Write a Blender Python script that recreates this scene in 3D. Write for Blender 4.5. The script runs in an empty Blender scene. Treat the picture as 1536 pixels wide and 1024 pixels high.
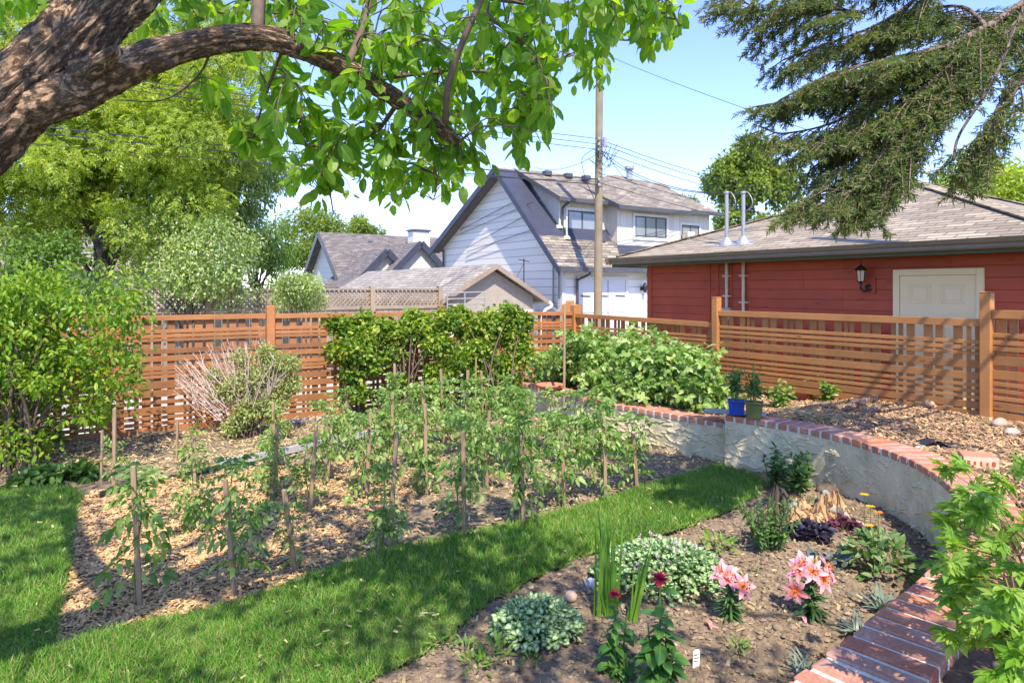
import bpy, math, random
import numpy as np
from mathutils import Vector

rng = np.random.default_rng(7)
random.seed(7)
SC = bpy.context.scene
COL = SC.collection
H = 1.85            # camera height above the lower garden
F = 1000.0          # focal length in pixels of the 1536 wide photograph
HX, HY = 768.0, 432.0
Vd = np.array([.835, .55])      # direction of the back fence (n axis)
Ud = np.array([-.55, .835])     # direction of the side fence (m axis)


def W(n, m, z=0.0):
    p = n * Vd + m * Ud
    return np.array([p[0], p[1], z])


def nm(p):
    return float(p[0] * Vd[0] + p[1] * Vd[1]), float(p[0] * Ud[0] + p[1] * Ud[1])


def G(px, py, z=0.0):
    Y = (H - z) * F / (py - HY)
    return np.array([(px - HX) / F * Y, Y, z])


def P(px, py, Y):
    return np.array([(px - HX) / F * Y, Y, H - (py - HY) / F * Y])


def A(*a):
    return np.array(a, dtype=float)


def unit(v):
    v = np.asarray(v, float)
    return v / (np.linalg.norm(v, axis=-1, keepdims=True) + 1e-12)


# ------------------------------------------------------------------ objects
def origin_of(o):
    t = np.zeros(3)
    while o is not None:
        t = t + np.array(o.location)
        o = o.parent
    return t


def tag(o, label=None, cat=None, group=None, kind=None):
    if label: o['label'] = label
    if cat: o['category'] = cat
    if group: o['group'] = group
    if kind: o['kind'] = kind
    return o


def thing(name, label, cat, loc=(0, 0, 0), group=None):
    o = bpy.data.objects.new(name, None)
    COL.objects.link(o)
    o.empty_display_size = .1
    o.location = [float(x) for x in loc]
    return tag(o, label, cat, group)


def copy_tree(o, parent=None):
    c = o.copy()
    COL.objects.link(c)
    if parent is not None: c.parent = parent
    for ch in list(o.children):
        copy_tree(ch, c)
    return c


class MB:
    """collects vertices and faces; build() links them as one mesh object"""
    def __init__(s):
        s.V = []; s.F = []; s.n = 0; s.UV = []; s.hasuv = False

    def add(s, v, faces, uv=None):
        v = np.asarray(v, float).reshape(-1, 3)
        off = s.n
        for f in faces if isinstance(faces, list) else [faces]:
            if isinstance(f, np.ndarray):
                s.F.append(f + off)
            else:
                s.F.append(np.array([f]) + off)
        s.V.append(v); s.n += len(v)
        if uv is not None:
            s.hasuv = True
            s.UV.append(np.asarray(uv, float))
        else:
            s.UV.append(np.zeros((len(v), 2)))

    def build(s, name, mat, parent=None, loc=None, smooth=False, bevel=0, local=False):
        me = bpy.data.meshes.new(name)
        V = np.concatenate(s.V)
        o = bpy.data.objects.new(name, me)
        COL.objects.link(o)
        org = np.zeros(3)
        if parent is not None:
            o.parent = parent
            if not local: org = origin_of(parent)
        if loc is not None:
            o.location = [float(x) for x in np.asarray(loc) - org]
            org = np.asarray(loc, float)
        V = V - org
        me.vertices.add(len(V))
        me.vertices.foreach_set('co', V.astype(np.float32).ravel())
        lp = np.concatenate([f.ravel() for f in s.F])
        sz = np.concatenate([np.full(len(f), f.shape[1]) for f in s.F])
        st = np.concatenate([[0], np.cumsum(sz)[:-1]])
        me.loops.add(len(lp)); me.polygons.add(len(sz))
        me.polygons.foreach_set('loop_start', st.astype(np.int32))
        me.loops.foreach_set('vertex_index', lp.astype(np.int32))
        me.polygons.foreach_set('use_smooth', np.full(len(sz), bool(smooth)))
        me.update(calc_edges=True)
        uvl = me.uv_layers.new(name='UVMap')
        if s.hasuv:
            uv = np.concatenate(s.UV)[lp]
        else:
            a, b, c = V[lp[st]], V[lp[st + 1]], V[lp[st + 2]]
            nn = unit(np.cross(b - a, c - a))
            ux = np.cross(np.broadcast_to([0, 0, 1.], nn.shape), nn)
            flat = np.abs(nn[:, 2]) > .985
            ux[flat] = [1, 0, 0]
            ux = unit(ux)
            vy = np.cross(nn, ux)
            pid = np.repeat(np.arange(len(sz)), sz)
            pv = V[lp]
            uv = np.stack([(pv * ux[pid]).sum(1), (pv * vy[pid]).sum(1)], 1)
        uvl.data.foreach_set('uv', uv.astype(np.float32).ravel())
        me.validate()
        if mat is not None: me.materials.append(mat)
        if bevel:
            b = o.modifiers.new('Bevel', 'BEVEL'); b.width = bevel; b.segments = 1
            b.limit_method = 'ANGLE'; b.angle_limit = .6
        return o

    # ---- shapes
    def obox(s, c, ax, ay, az, sx, sy, sz):
        c = np.asarray(c, float)
        ax, ay, az = [np.asarray(q, float) for q in (ax, ay, az)]
        v = [c + ax * sx / 2 * i + ay * sy / 2 * j + az * sz / 2 * k for k in (-1, 1) for j in (-1, 1) for i in (-1, 1)]
        s.add(v, [np.array([[0, 2, 3, 1], [4, 5, 7, 6], [0, 1, 5, 4], [2, 6, 7, 3], [0, 4, 6, 2], [1, 3, 7, 5]])])

    def nbox(s, n0, n1, m0, m1, z0, z1):
        """box with edges along the fence axes n, m"""
        c = W((n0 + n1) / 2, (m0 + m1) / 2, (z0 + z1) / 2)
        s.obox(c, A(*Vd, 0), A(*Ud, 0), A(0, 0, 1), n1 - n0, m1 - m0, z1 - z0)

    def bar(s, a, b, w, h, up=(0, 0, 1)):
        a = np.asarray(a, float); b = np.asarray(b, float)
        d = b - a; L = np.linalg.norm(d); d = d / L
        x = np.cross(d, np.asarray(up, float))
        if np.linalg.norm(x) < 1e-4: x = np.array([1., 0, 0])
        x = unit(x); z = np.cross(x, d)
        s.obox((a + b) / 2, d, x, z, L, w, h)

    def quad(s, *pts):
        s.add(np.array(pts), [tuple(range(len(pts)))])

    def slab(s, pts, th, d=(0, 0, -1)):
        """polygon with thickness th along d"""
        pts = np.array(pts, float); k = len(pts)
        low = pts + np.asarray(d, float) * th
        nn = np.cross(pts[1] - pts[0], pts[2] - pts[0])
        if np.dot(nn, d) > 0:
            pts = pts[::-1]; low = low[::-1]
        s.add(np.concatenate([pts, low]), [tuple(range(k)), tuple(range(2 * k - 1, k - 1, -1))] +
              [(i, i + k, (i + 1) % k + k, (i + 1) % k) for i in range(k)])

    def tube(s, pts, rad, seg=6, cap=True, rough=0, uv=False, ridge=0):
        pts = np.array(pts, float); k = len(pts)
        rad = np.broadcast_to(np.asarray(rad, float), (k,))
        t = np.gradient(pts, axis=0); t = unit(t)
        up = np.array([0, 0, 1.]) if abs(t[0][2]) < .9 else np.array([1., 0, 0])
        x = unit(np.cross(t[0], up)); xs = []
        for i in range(k):
            x = x - t[i] * np.dot(x, t[i]); x = unit(x); xs.append(x)
        xs = np.array(xs); ys = np.cross(t, xs)
        a = np.arange(seg) * 2 * math.pi / seg
        r = rad[:, None] * np.ones((1, seg))
        if rough: r = r * (1 + rough * (rng.random((k, seg)) - .5))
        if ridge:
            ll = np.concatenate([[0], np.cumsum(np.linalg.norm(np.diff(pts, axis=0), axis=1))])
            aa, bb = np.meshgrid(a, ll)
            cx, cy = np.cos(aa), np.sin(aa)
            tw = bb * 1.2
            u1 = (np.cos(aa + tw) + 2) * 6.5; u2 = (np.sin(aa + tw) + 2) * 6.5
            h1 = 1 - 2 * np.abs(fbm(u1 + bb * 6.5, u2 - bb * 5.5, 4) * 2.2)
            h2 = fbm(u1 * .5 + bb * 3, u2 * .5 + 9, 3)
            r = r + ridge * (h1 - .6) + ridge * 1.6 * h2
        v = pts[:, None, :] + r[:, :, None] * (np.cos(a)[None, :, None] * xs[:, None, :] + np.sin(a)[None, :, None] * ys[:, None, :])
        v = v.reshape(-1, 3)
        i = np.arange(k - 1)[:, None] * seg; j = np.arange(seg)[None, :]; j2 = (j + 1) % seg
        f = np.stack([i + j, i + j2, i + seg + j2, i + seg + j], -1).reshape(-1, 4)
        fs = [f]
        if cap and seg > 2:
            fs += [tuple(range(seg - 1, -1, -1)), tuple((k - 1) * seg + q for q in range(seg))]
        if uv:
            ln = np.concatenate([[0], np.cumsum(np.linalg.norm(np.diff(pts, axis=0), axis=1))])
            rm = float(rad.mean())
            # round the trunk and along it, in metres (mirrored so that there is no seam)
            U = np.abs(((np.arange(seg) / seg) * 2) % 2 - 1) * math.pi * rm
            s.add(v, fs, np.stack([np.tile(U, k), np.repeat(ln, seg)], 1))
        else:
            s.add(v, fs)

    def lathe(s, c, prof, seg=16):
        """profile [(r,z)] turned about the vertical through c"""
        c = np.asarray(c, float)
        a = np.arange(seg) * 2 * math.pi / seg
        v = np.array([[c[0] + r * math.cos(q), c[1] + r * math.sin(q), c[2] + z] for r, z in prof for q in a])
        k = len(prof)
        i = np.arange(k - 1)[:, None] * seg; j = np.arange(seg)[None, :]; j2 = (j + 1) % seg
        f = np.stack([i + j, i + j2, i + seg + j2, i + seg + j], -1).reshape(-1, 4)
        s.add(v, [f, tuple(range(seg - 1, -1, -1)), tuple((k - 1) * seg + q for q in range(seg))])

    def lump(s, c, r, sq=(1, 1, 1), jit=.25, seg=7, rings=5, rot=None):
        c = np.asarray(c, float)
        vs = [[0, 0, 1.]]
        for i in range(1, rings):
            th = math.pi * i / rings
            for j in range(seg):
                ph = 2 * math.pi * (j + .5 * (i % 2)) / seg
                vs.append([math.sin(th) * math.cos(ph), math.sin(th) * math.sin(ph), math.cos(th)])
        vs.append([0, 0, -1.])
        v = np.array(vs) * (1 + jit * (rng.random((len(vs), 1)) - .5)) * np.array(sq) * r
        q = rng.random() * 6.28 if rot is None else rot
        R = np.array([[math.cos(q), -math.sin(q), 0], [math.sin(q), math.cos(q), 0], [0, 0, 1]])
        v = v @ R.T + c
        fs = [np.array([[0, 1 + j, 1 + (j + 1) % seg] for j in range(seg)])]
        for i in range(rings - 2):
            a0 = 1 + i * seg
            fs.append(np.array([[a0 + j, a0 + seg + j, a0 + seg + (j + 1) % seg, a0 + (j + 1) % seg] for j in range(seg)]))
        a0 = 1 + (rings - 2) * seg; e = len(vs) - 1
        fs.append(np.array([[e, a0 + (j + 1) % seg, a0 + j] for j in range(seg)]))
        s.add(v, fs)

    def scatter(s, tpl, Pp, Y, N, S):
        """copies of a leaf template: axis Y, upper side N, size S"""
        tv, tf, tuv = tpl
        Pp = np.asarray(Pp, float); k = len(Pp)
        if k == 0: return
        Y = unit(np.asarray(Y, float)); N = np.asarray(N, float)
        X = np.cross(Y, N)
        bad = np.linalg.norm(X, axis=1) < 1e-3
        X[bad] = np.cross(Y[bad], [1., .3, .2])
        X = unit(X); Z = np.cross(X, Y)
        S = np.broadcast_to(np.asarray(S, float), (k,))[:, None, None]
        v = Pp[:, None, :] + S * (tv[None, :, 0:1] * X[:, None, :] + tv[None, :, 1:2] * Y[:, None, :] + tv[None, :, 2:3] * Z[:, None, :])
        off = (np.arange(k) * len(tv))[:, None]
        fs = []
        by = {}
        for f in tf: by.setdefault(len(f), []).append(f)
        for q, fl in by.items():
            fl = np.array(fl)
            fs.append((fl[None] + off[:, :, None]).reshape(-1, q))
        s.add(v.reshape(-1, 3), fs, np.tile(tuv, (k, 1)))


def smooth_path(pts, k=6):
    pts = [np.asarray(p, float) for p in pts]
    pts = [2 * pts[0] - pts[1]] + pts + [2 * pts[-1] - pts[-2]]
    out = []
    for i in range(1, len(pts) - 2):
        p0, p1, p2, p3 = pts[i - 1:i + 3]
        for t in np.arange(k) / k:
            out.append(.5 * (2 * p1 + (p2 - p0) * t + (2 * p0 - 5 * p1 + 4 * p2 - p3) * t * t + (3 * p1 - p0 - 3 * p2 + p3) * t ** 3))
    out.append(pts[-2])
    return np.array(out)


def interp_r(r, k):
    return np.interp(np.linspace(0, 1, k), np.linspace(0, 1, len(r)), r)


def rdir(k):
    return unit(rng.normal(size=(k, 3)))


# ---- value noise
_T = rng.random((64, 64))
def vnoise(x, y):
    xi = np.floor(x).astype(int); yi = np.floor(y).astype(int)
    fx = x - xi; fy = y - yi
    fx = fx * fx * (3 - 2 * fx); fy = fy * fy * (3 - 2 * fy)
    g = lambda a, b: _T[a % 64, b % 64]
    return (g(xi, yi) * (1 - fx) + g(xi + 1, yi) * fx) * (1 - fy) + (g(xi, yi + 1) * (1 - fx) + g(xi + 1, yi + 1) * fx) * fy


def fbm(x, y, o=4):
    r = 0; a = .5
    for i in range(o):
        r = r + a * (vnoise(x + 13.7 * i, y + 7.1 * i) - .5); x = x * 2.03; y = y * 2.03; a *= .55
    return r


def inside(poly, x, y):
    poly = np.asarray(poly)[:, :2]
    r = np.zeros(x.shape, bool)
    j = len(poly) - 1
    for i in range(len(poly)):
        xi, yi = poly[i]; xj, yj = poly[j]
        c = ((yi > y) != (yj > y)) & (x < (xj - xi) * (y - yi) / (yj - yi + 1e-12) + xi)
        r ^= c; j = i
    return r


def patch(poly, step, zfun):
    """height-field mesh over a polygon"""
    poly = np.asarray(poly, float)
    x0, y0 = poly[:, 0].min(), poly[:, 1].min(); x1, y1 = poly[:, 0].max(), poly[:, 1].max()
    nx = int((x1 - x0) / step) + 2; ny = int((y1 - y0) / step) + 2
    X, Y = np.meshgrid(x0 + np.arange(nx) * step, y0 + np.arange(ny) * step)
    Z = zfun(X, Y)
    keep = inside(poly, X[:-1, :-1] + step / 2, Y[:-1, :-1] + step / 2)
    i, j = np.nonzero(keep)
    f = np.stack([i * nx + j, i * nx + j + 1, (i + 1) * nx + j + 1, (i + 1) * nx + j], 1)
    us, inv = np.unique(f.ravel(), return_inverse=True)
    V = np.stack([X.ravel(), Y.ravel(), Z.ravel()], 1)[us]
    mb = MB(); mb.add(V, [inv.reshape(-1, 4)])
    return mb


def rand_in(poly, k):
    poly = np.asarray(poly, float)
    lo = poly[:, :2].min(0); hi = poly[:, :2].max(0)
    out = np.zeros((0, 2))
    while len(out) < k:
        q = lo + rng.random((k * 2, 2)) * (hi - lo)
        q = q[inside(poly, q[:, 0], q[:, 1])]
        out = np.concatenate([out, q])
    return out[:k]


# ------------------------------------------------------------------ materials
def new_mat(name):
    m = bpy.data.materials.new(name); m.use_nodes = True
    nt = m.node_tree; b = nt.nodes['Principled BSDF']
    return m, nt, b


def node(nt, t, **kw):
    n = nt.nodes.new(t)
    for k, v in kw.items():
        if k in n.inputs: n.inputs[k].default_value = v
        else: setattr(n, k, v)
    return n


def ramp(nt, fac, cols):
    r = nt.nodes.new('ShaderNodeValToRGB')
    e = r.color_ramp.elements
    while len(e) < len(cols): e.new(.5)
    for i, (p, c) in enumerate(cols):
        e[i].position = p; e[i].color = (*c, 1)
    nt.links.new(fac, r.inputs[0])
    return r.outputs[0]


def mixc(nt, fac, a, b, mode='MIX'):
    m = nt.nodes.new('ShaderNodeMix'); m.data_type = 'RGBA'; m.blend_type = mode
    for s, v in ((m.inputs[0], fac), (m.inputs[6], a), (m.inputs[7], b)):
        if isinstance(v, (int, float)): s.default_value = v
        elif isinstance(v, tuple): s.default_value = (*v, 1)
        else: nt.links.new(v, s)
    return m.outputs[2]


def coord(nt, kind='Object', scale=(1, 1, 1)):
    t = nt.nodes.new('ShaderNodeTexCoord'); mp = nt.nodes.new('ShaderNodeMapping')
    mp.inputs['Scale'].default_value = scale
    nt.links.new(t.outputs[kind], mp.inputs[0])
    return mp.outputs[0]


def noise_tex(nt, vec, scale, detail=5, rough=.6):
    n = node(nt, 'ShaderNodeTexNoise', Scale=scale, Detail=detail, Roughness=rough)
    nt.links.new(vec, n.inputs['Vector'])
    return n.outputs['Fac']


def bump(nt, b, h, strength=.3, dist=.01):
    n = node(nt, 'ShaderNodeBump', Strength=strength, Distance=dist)
    nt.links.new(h, n.inputs['Height']); nt.links.new(n.outputs[0], b.inputs['Normal'])
    return n


def island(nt):
    return nt.nodes.new('ShaderNodeNewGeometry').outputs['Random Per Island']


def plain(name, c, c2=None, scale=8, rough=.7, bmp=.15, dist=.004, metal=0, kind='Object', stretch=(1, 1, 1), isl=0.0, spec=.4):
    """mottled colour between c and c2"""
    m, nt, b = new_mat(name)
    c2 = c2 or tuple(x * .75 for x in c)
    v = coord(nt, kind, stretch)
    f = noise_tex(nt, v, scale)
    col = ramp(nt, f, [(.3, c2), (.7, c)])
    if isl:
        i = island(nt)
        k = ramp(nt, i, [(0, (1 - isl,) * 3), (1, (1 + isl * .6,) * 3)])
        col = mixc(nt, 1.0, col, k, 'MULTIPLY')
    nt.links.new(col, b.inputs['Base Color'])
    b.inputs['Roughness'].default_value = rough
    b.inputs['Metallic'].default_value = metal
    b.inputs['Specular IOR Level'].default_value = spec
    if bmp: bump(nt, b, f, bmp, dist)
    return m


def leaf_mat(name, cols, trans=.4, rough=.45, tcol=None, clump=0.0, vein=False, spec=.35):
    """cols: list of base colours spread over the leaves by island"""
    m, nt, b = new_mat(name)
    i = island(nt)
    k = len(cols)
    col = ramp(nt, i, [((j + .5) / k, c) for j, c in enumerate(cols)])
    if clump:
        f = noise_tex(nt, coord(nt, 'Object'), clump, 2)
        col = mixc(nt, 1.0, col, ramp(nt, f, [(.35, (.72, .78, .72)), (.65, (1.2, 1.15, 1.05))]), 'MULTIPLY')
    if vein:
        sx = nt.nodes.new('ShaderNodeSeparateXYZ')
        t = nt.nodes.new('ShaderNodeTexCoord'); nt.links.new(t.outputs['UV'], sx.inputs[0])
        mth = node(nt, 'ShaderNodeMath', operation='SUBTRACT'); nt.links.new(sx.outputs[0], mth.inputs[0]); mth.inputs[1].default_value = .5
        ab = node(nt, 'ShaderNodeMath', operation='ABSOLUTE'); nt.links.new(mth.outputs[0], ab.inputs[0])
        vf = ramp(nt, ab.outputs[0], [(0, (.35,) * 3), (.05, (0, 0, 0))])
        col = mixc(nt, vf, col, tuple(min(1, x * 1.8 + .04) for x in cols[-1]))
    nt.links.new(col, b.inputs['Base Color'])
    b.inputs['Roughness'].default_value = rough
    b.inputs['Specular IOR Level'].default_value = spec
    tr = nt.nodes.new('ShaderNodeBsdfTranslucent')
    tc = mixc(nt, 1.0, col, tcol or (1.5, 1.4, .5), 'MULTIPLY')
    nt.links.new(tc, tr.inputs['Color'])
    mx = nt.nodes.new('ShaderNodeMixShader'); mx.inputs[0].default_value = trans
    nt.links.new(b.outputs[0], mx.inputs[1]); nt.links.new(tr.outputs[0], mx.inputs[2])
    nt.links.new(mx.outputs[0], nt.nodes['Material Output'].inputs[0])
    return m


def wood_mat(name, c, c2, isl=.25, scale=3, rough=.65, grain=(1.6, 45, 1), kind='UV', bmp=.05):
    m, nt, b = new_mat(name)
    v = coord(nt, kind, grain)
    f = noise_tex(nt, v, scale, 6, .65)
    col = ramp(nt, f, [(.3, c2), (.68, c)])
    i = island(nt)
    col = mixc(nt, 1.0, col, ramp(nt, i, [(0, (1 - isl,) * 3), (1, (1 + isl * .5,) * 3)]), 'MULTIPLY')
    w = noise_tex(nt, coord(nt, 'Object'), 1.7, 3)
    col = mixc(nt, 1.0, col, ramp(nt, w, [(.3, (.78, .78, .80)), (.7, (1.12, 1.1, 1.08))]), 'MULTIPLY')
    kn = node(nt, 'ShaderNodeTexVoronoi', Scale=1.0)          # knots
    nt.links.new(coord(nt, kind, (2.6, 9, 1) if grain[1] > 5 else (9, 2.6, 1)), kn.inputs['Vector'])
    col = mixc(nt, 1.0, col, ramp(nt, kn.outputs['Distance'], [(0, (.45, .38, .34)), (.07, (.6, .5, .45)), (.13, (1, 1, 1))]), 'MULTIPLY')
    nt.links.new(col, b.inputs['Base Color'])
    b.inputs['Roughness'].default_value = rough
    bump(nt, b, f, bmp, .003)
    return m


def shingle_mat(name, cols, w=.30, h=.14):
    m, nt, b = new_mat(name)
    t = nt.nodes.new('ShaderNodeTexCoord')
    br = node(nt, 'ShaderNodeTexBrick')
    br.inputs['Scale'].default_value = 1
    br.inputs['Mortar Size'].default_value = .011
    br.inputs['Brick Width'].default_value = w
    br.inputs['Row Height'].default_value = h
    br.inputs['Mortar Smooth'].default_value = .2
    br.inputs['Color1'].default_value = (0, 0, 0, 1); br.inputs['Color2'].default_value = (1, 1, 1, 1)
    br.inputs['Bias'].default_value = 0
    nt.links.new(t.outputs['UV'], br.inputs['Vector'])
    col = ramp(nt, br.outputs['Color'], [(i / (len(cols) - 1), c) for i, c in enumerate(cols)])
    f = noise_tex(nt, coord(nt, 'UV'), 60, 3)
    col = mixc(nt, 1.0, col, ramp(nt, f, [(.3, (.75,) * 3), (.7, (1.2,) * 3)]), 'MULTIPLY')
    col = mixc(nt, br.outputs['Fac'], col, tuple(x * .35 for x in cols[0]))
    f2 = noise_tex(nt, coord(nt, 'UV'), .8, 3)
    col = mixc(nt, 1.0, col, ramp(nt, f2, [(.3, (.85,) * 3), (.7, (1.1,) * 3)]), 'MULTIPLY')
    nt.links.new(col, b.inputs['Base Color'])
    b.inputs['Roughness'].default_value = .9
    # each course laps over the one below, its butt shadow painted as a dark band
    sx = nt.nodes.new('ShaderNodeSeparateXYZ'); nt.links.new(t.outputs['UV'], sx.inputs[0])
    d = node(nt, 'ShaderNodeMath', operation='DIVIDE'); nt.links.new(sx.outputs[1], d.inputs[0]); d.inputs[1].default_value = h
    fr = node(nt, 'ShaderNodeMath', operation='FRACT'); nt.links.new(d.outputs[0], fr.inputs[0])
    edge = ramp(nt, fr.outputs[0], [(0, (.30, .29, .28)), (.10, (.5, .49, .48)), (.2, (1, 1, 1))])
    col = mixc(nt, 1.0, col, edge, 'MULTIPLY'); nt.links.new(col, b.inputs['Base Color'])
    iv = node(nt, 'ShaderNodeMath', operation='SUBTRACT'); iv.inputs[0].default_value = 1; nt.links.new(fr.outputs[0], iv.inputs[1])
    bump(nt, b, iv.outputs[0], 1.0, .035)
    return m


def siding_mat(name, c, c2, h=.2, vertical=False, rough=.6, line=.06, dark=.45):
    """lapped boards of height h (or upright boards and battens)"""
    m, nt, b = new_mat(name)
    t = nt.nodes.new('ShaderNodeTexCoord')
    sx = nt.nodes.new('ShaderNodeSeparateXYZ'); nt.links.new(t.outputs['UV'], sx.inputs[0])
    d = node(nt, 'ShaderNodeMath', operation='DIVIDE'); nt.links.new(sx.outputs[0 if vertical else 1], d.inputs[0]); d.inputs[1].default_value = h
    fr = node(nt, 'ShaderNodeMath', operation='FRACT'); nt.links.new(d.outputs[0], fr.inputs[0])
    f = noise_tex(nt, coord(nt, 'UV', (1, 12, 1) if not vertical else (12, 1, 1)), 2, 5)
    fl = node(nt, 'ShaderNodeMath', operation='FLOOR'); nt.links.new(d.outputs[0], fl.inputs[0])
    wn = node(nt, 'ShaderNodeTexWhiteNoise', noise_dimensions='1D'); nt.links.new(fl.outputs[0], wn.inputs['W'])
    col = ramp(nt, f, [(.3, c2), (.7, c)])
    col = mixc(nt, 1.0, col, ramp(nt, wn.outputs['Value'], [(0, (.9,) * 3), (1, (1.05,) * 3)]), 'MULTIPLY')
    gap = ramp(nt, fr.outputs[0], [(0, (1, 1, 1)), (line, (1, 1, 1)), (line + .02, (0, 0, 0))])
    col = mixc(nt, gap, col, tuple(x * dark for x in c2))
    nt.links.new(col, b.inputs['Base Color'])
    b.inputs['Roughness'].default_value = rough
    return m


def bark_mat(name, cols, scale=9, stretch=(1, 1, .25), strength=.9, dist=.03, kind='Object', crackw=.12, dark=.3):
    m, nt, b = new_mat(name)
    v = coord(nt, kind, stretch)
    wv = node(nt, 'ShaderNodeTexVoronoi', Scale=scale, feature='DISTANCE_TO_EDGE')
    n0 = node(nt, 'ShaderNodeTexNoise', Scale=scale * .8, Detail=4)
    nt.links.new(v, n0.inputs['Vector'])
    mx = node(nt, 'ShaderNodeMix', data_type='VECTOR'); mx.inputs[0].default_value = .25
    nt.links.new(v, mx.inputs[4]); nt.links.new(n0.outputs['Color'], mx.inputs[5])
    nt.links.new(mx.outputs[1], wv.inputs['Vector'])
    f = noise_tex(nt, v, scale * 2.5, 8, .7)
    crack = ramp(nt, wv.outputs['Distance'], [(0, (0, 0, 0)), (crackw, (1, 1, 1))])
    col = ramp(nt, f, [(.25 + .5 * i / max(1, len(cols) - 1), c) for i, c in enumerate(cols)])
    col = mixc(nt, crack, tuple(x * dark for x in cols[0]), col)
    big = noise_tex(nt, coord(nt, 'Object'), 3.5, 4)
    col = mixc(nt, 1.0, col, ramp(nt, big, [(.35, (.6, .6, .6)), (.65, (1.2, 1.2, 1.2))]), 'MULTIPLY')
    nt.links.new(col, b.inputs['Base Color'])
    b.inputs['Roughness'].default_value = .9
    ad = node(nt, 'ShaderNodeMath', operation='MULTIPLY_ADD'); nt.links.new(f, ad.inputs[0]); ad.inputs[1].default_value = .7
    nt.links.new(crack, ad.inputs[2])
    bump(nt, b, ad.outputs[0], strength, dist)
    return m


# ------------------------------------------------------------------ leaf shapes (axis +Y, upper side +Z)
def leaf_oval(w=.5, fold=.08, curl=.15):
    ys = [.22, .5, .78]; hw = [.42 * w, .5 * w, .36 * w]
    v = [(0, 0, 0)]; uv = [(.5, 0)]
    for y, h in zip(ys, hw):
        z = -curl * y * y
        v += [(-h, y, z + fold * h * 2), (0, y, z), (h, y, z + fold * h * 2)]
        uv += [(0, y), (.5, y), (1, y)]
    v.append((0, 1, -curl)); uv.append((.5, 1))
    f = [(0, 2, 1), (0, 3, 2), (1, 2, 5, 4), (2, 3, 6, 5), (4, 5, 8, 7), (5, 6, 9, 8), (7, 8, 10), (8, 9, 10)]
    return np.array(v), f, np.array(uv)


def leaf_diamond(w=.5, fold=.1, at=.45, curl=.1):
    h = w / 2
    v = [(0, 0, 0), (-h, at, fold * h), (0, 1, -curl), (h, at, fold * h)]
    return np.array(v), [(0, 3, 2), (0, 2, 1)], np.array([(.5, 0), (0, at), (.5, 1), (1, at)])


def merge_tpl(parts):
    V = []; Fc = []; U = []; o = 0
    for (v, f, u), p, ang, sc, tilt in parts:
        c, s_ = math.cos(ang), math.sin(ang)
        q = v * sc
        ct, st = math.cos(tilt), math.sin(tilt)
        q = np.stack([q[:, 0], q[:, 1] * ct - q[:, 2] * st, q[:, 1] * st + q[:, 2] * ct], 1)
        q = np.stack([q[:, 0] * c - q[:, 1] * s_, q[:, 0] * s_ + q[:, 1] * c, q[:, 2]], 1) + np.array(p)
        V.append(q); Fc += [tuple(i + o for i in ff) for ff in f]; U.append(u); o += len(v)
    return np.concatenate(V), Fc, np.concatenate(U)


def leaf_pinnate(pairs=3, w=.42, leaflet=.38, droop=.35, lf=None):
    lf = lf or leaf_diamond(w, .15, .4, .25)
    parts = []
    for i in range(pairs):
        y = .28 + .5 * i / max(1, pairs - 1)
        z = -droop * y * y
        sc = leaflet * (1.0 - .12 * abs(i - 1))
        parts.append((lf, (0.01, y, z), -1.05, sc, -.2)); parts.append((lf, (-.01, y, z), 1.05, sc, -.2))
    parts.append((lf, (0, .78, -droop * .6), 0, leaflet * 1.1, -.5))
    rv = np.array([(-.012, 0, 0), (.012, 0, 0), (.01, .45, -droop * .2), (-.01, .45, -droop * .2), (.006, .85, -droop * .72), (-.006, .85, -droop * .72)])
    parts.append(((rv, [(0, 1, 2, 3), (3, 2, 4, 5)], np.tile([.5, .5], (6, 1))), (0, 0, 0), 0, 1, 0))
    return merge_tpl(parts)


def leaf_lobed(lobes=5, spread=1.9, w=.5, curl=.2):
    """hand-shaped leaf of pointed lobes"""
    parts = []
    for i in range(lobes):
        a = spread * (i / (lobes - 1) - .5)
        sc = 1 - .42 * abs(2 * i / (lobes - 1) - 1) ** 1.3
        parts.append((leaf_oval(w, .1, curl), (0, 0, .002 * i), a, sc, 0))
    return merge_tpl(parts)


def leaf_blade(w=.06, bend=.25, seg=3):
    v = []; uv = []
    for i in range(seg):
        t = i / seg
        h = w / 2 * (1 - t * .55)
        v += [(-h, t, -bend * t * t), (h, t, -bend * t * t)]; uv += [(0, t), (1, t)]
    v.append((0, 1, -bend)); uv.append((.5, 1))
    f = [(2 * i, 2 * i + 1, 2 * i + 3, 2 * i + 2) for i in range(seg - 1)] + [(2 * seg - 2, 2 * seg - 1, 2 * seg)]
    return np.array(v), f, np.array(uv)


OVAL = leaf_oval()
DIAM = leaf_diamond()
NARROW = leaf_diamond(.28, .1, .45, .15)
# ------------------------------------------------------------------ camera, sky and sun
cam = bpy.data.cameras.new('camera'); camo = bpy.data.objects.new('camera', cam); COL.objects.link(camo)
cam.sensor_width = 36; cam.lens = 36 * F / 1536; cam.shift_y = (HY - 512) / 1536
cam.clip_start = .05; cam.clip_end = 1500
camo.location = (0, 0, H); camo.rotation_euler = (math.pi / 2, 0, 0)
SC.camera = camo

SUN_AZ = math.atan2(.24, -.97); SUN_EL = math.radians(53)
sd = A(math.sin(SUN_AZ) * math.cos(SUN_EL), math.cos(SUN_AZ) * math.cos(SUN_EL), math.sin(SUN_EL))
sl = bpy.data.lights.new('sun', 'SUN'); sl.energy = 2.5; sl.angle = math.radians(.53); sl.color = (1, .93, .82)
so = bpy.data.objects.new('sun', sl); COL.objects.link(so)
so.rotation_euler = Vector(sd).to_track_quat('Z', 'Y').to_euler()

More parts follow.
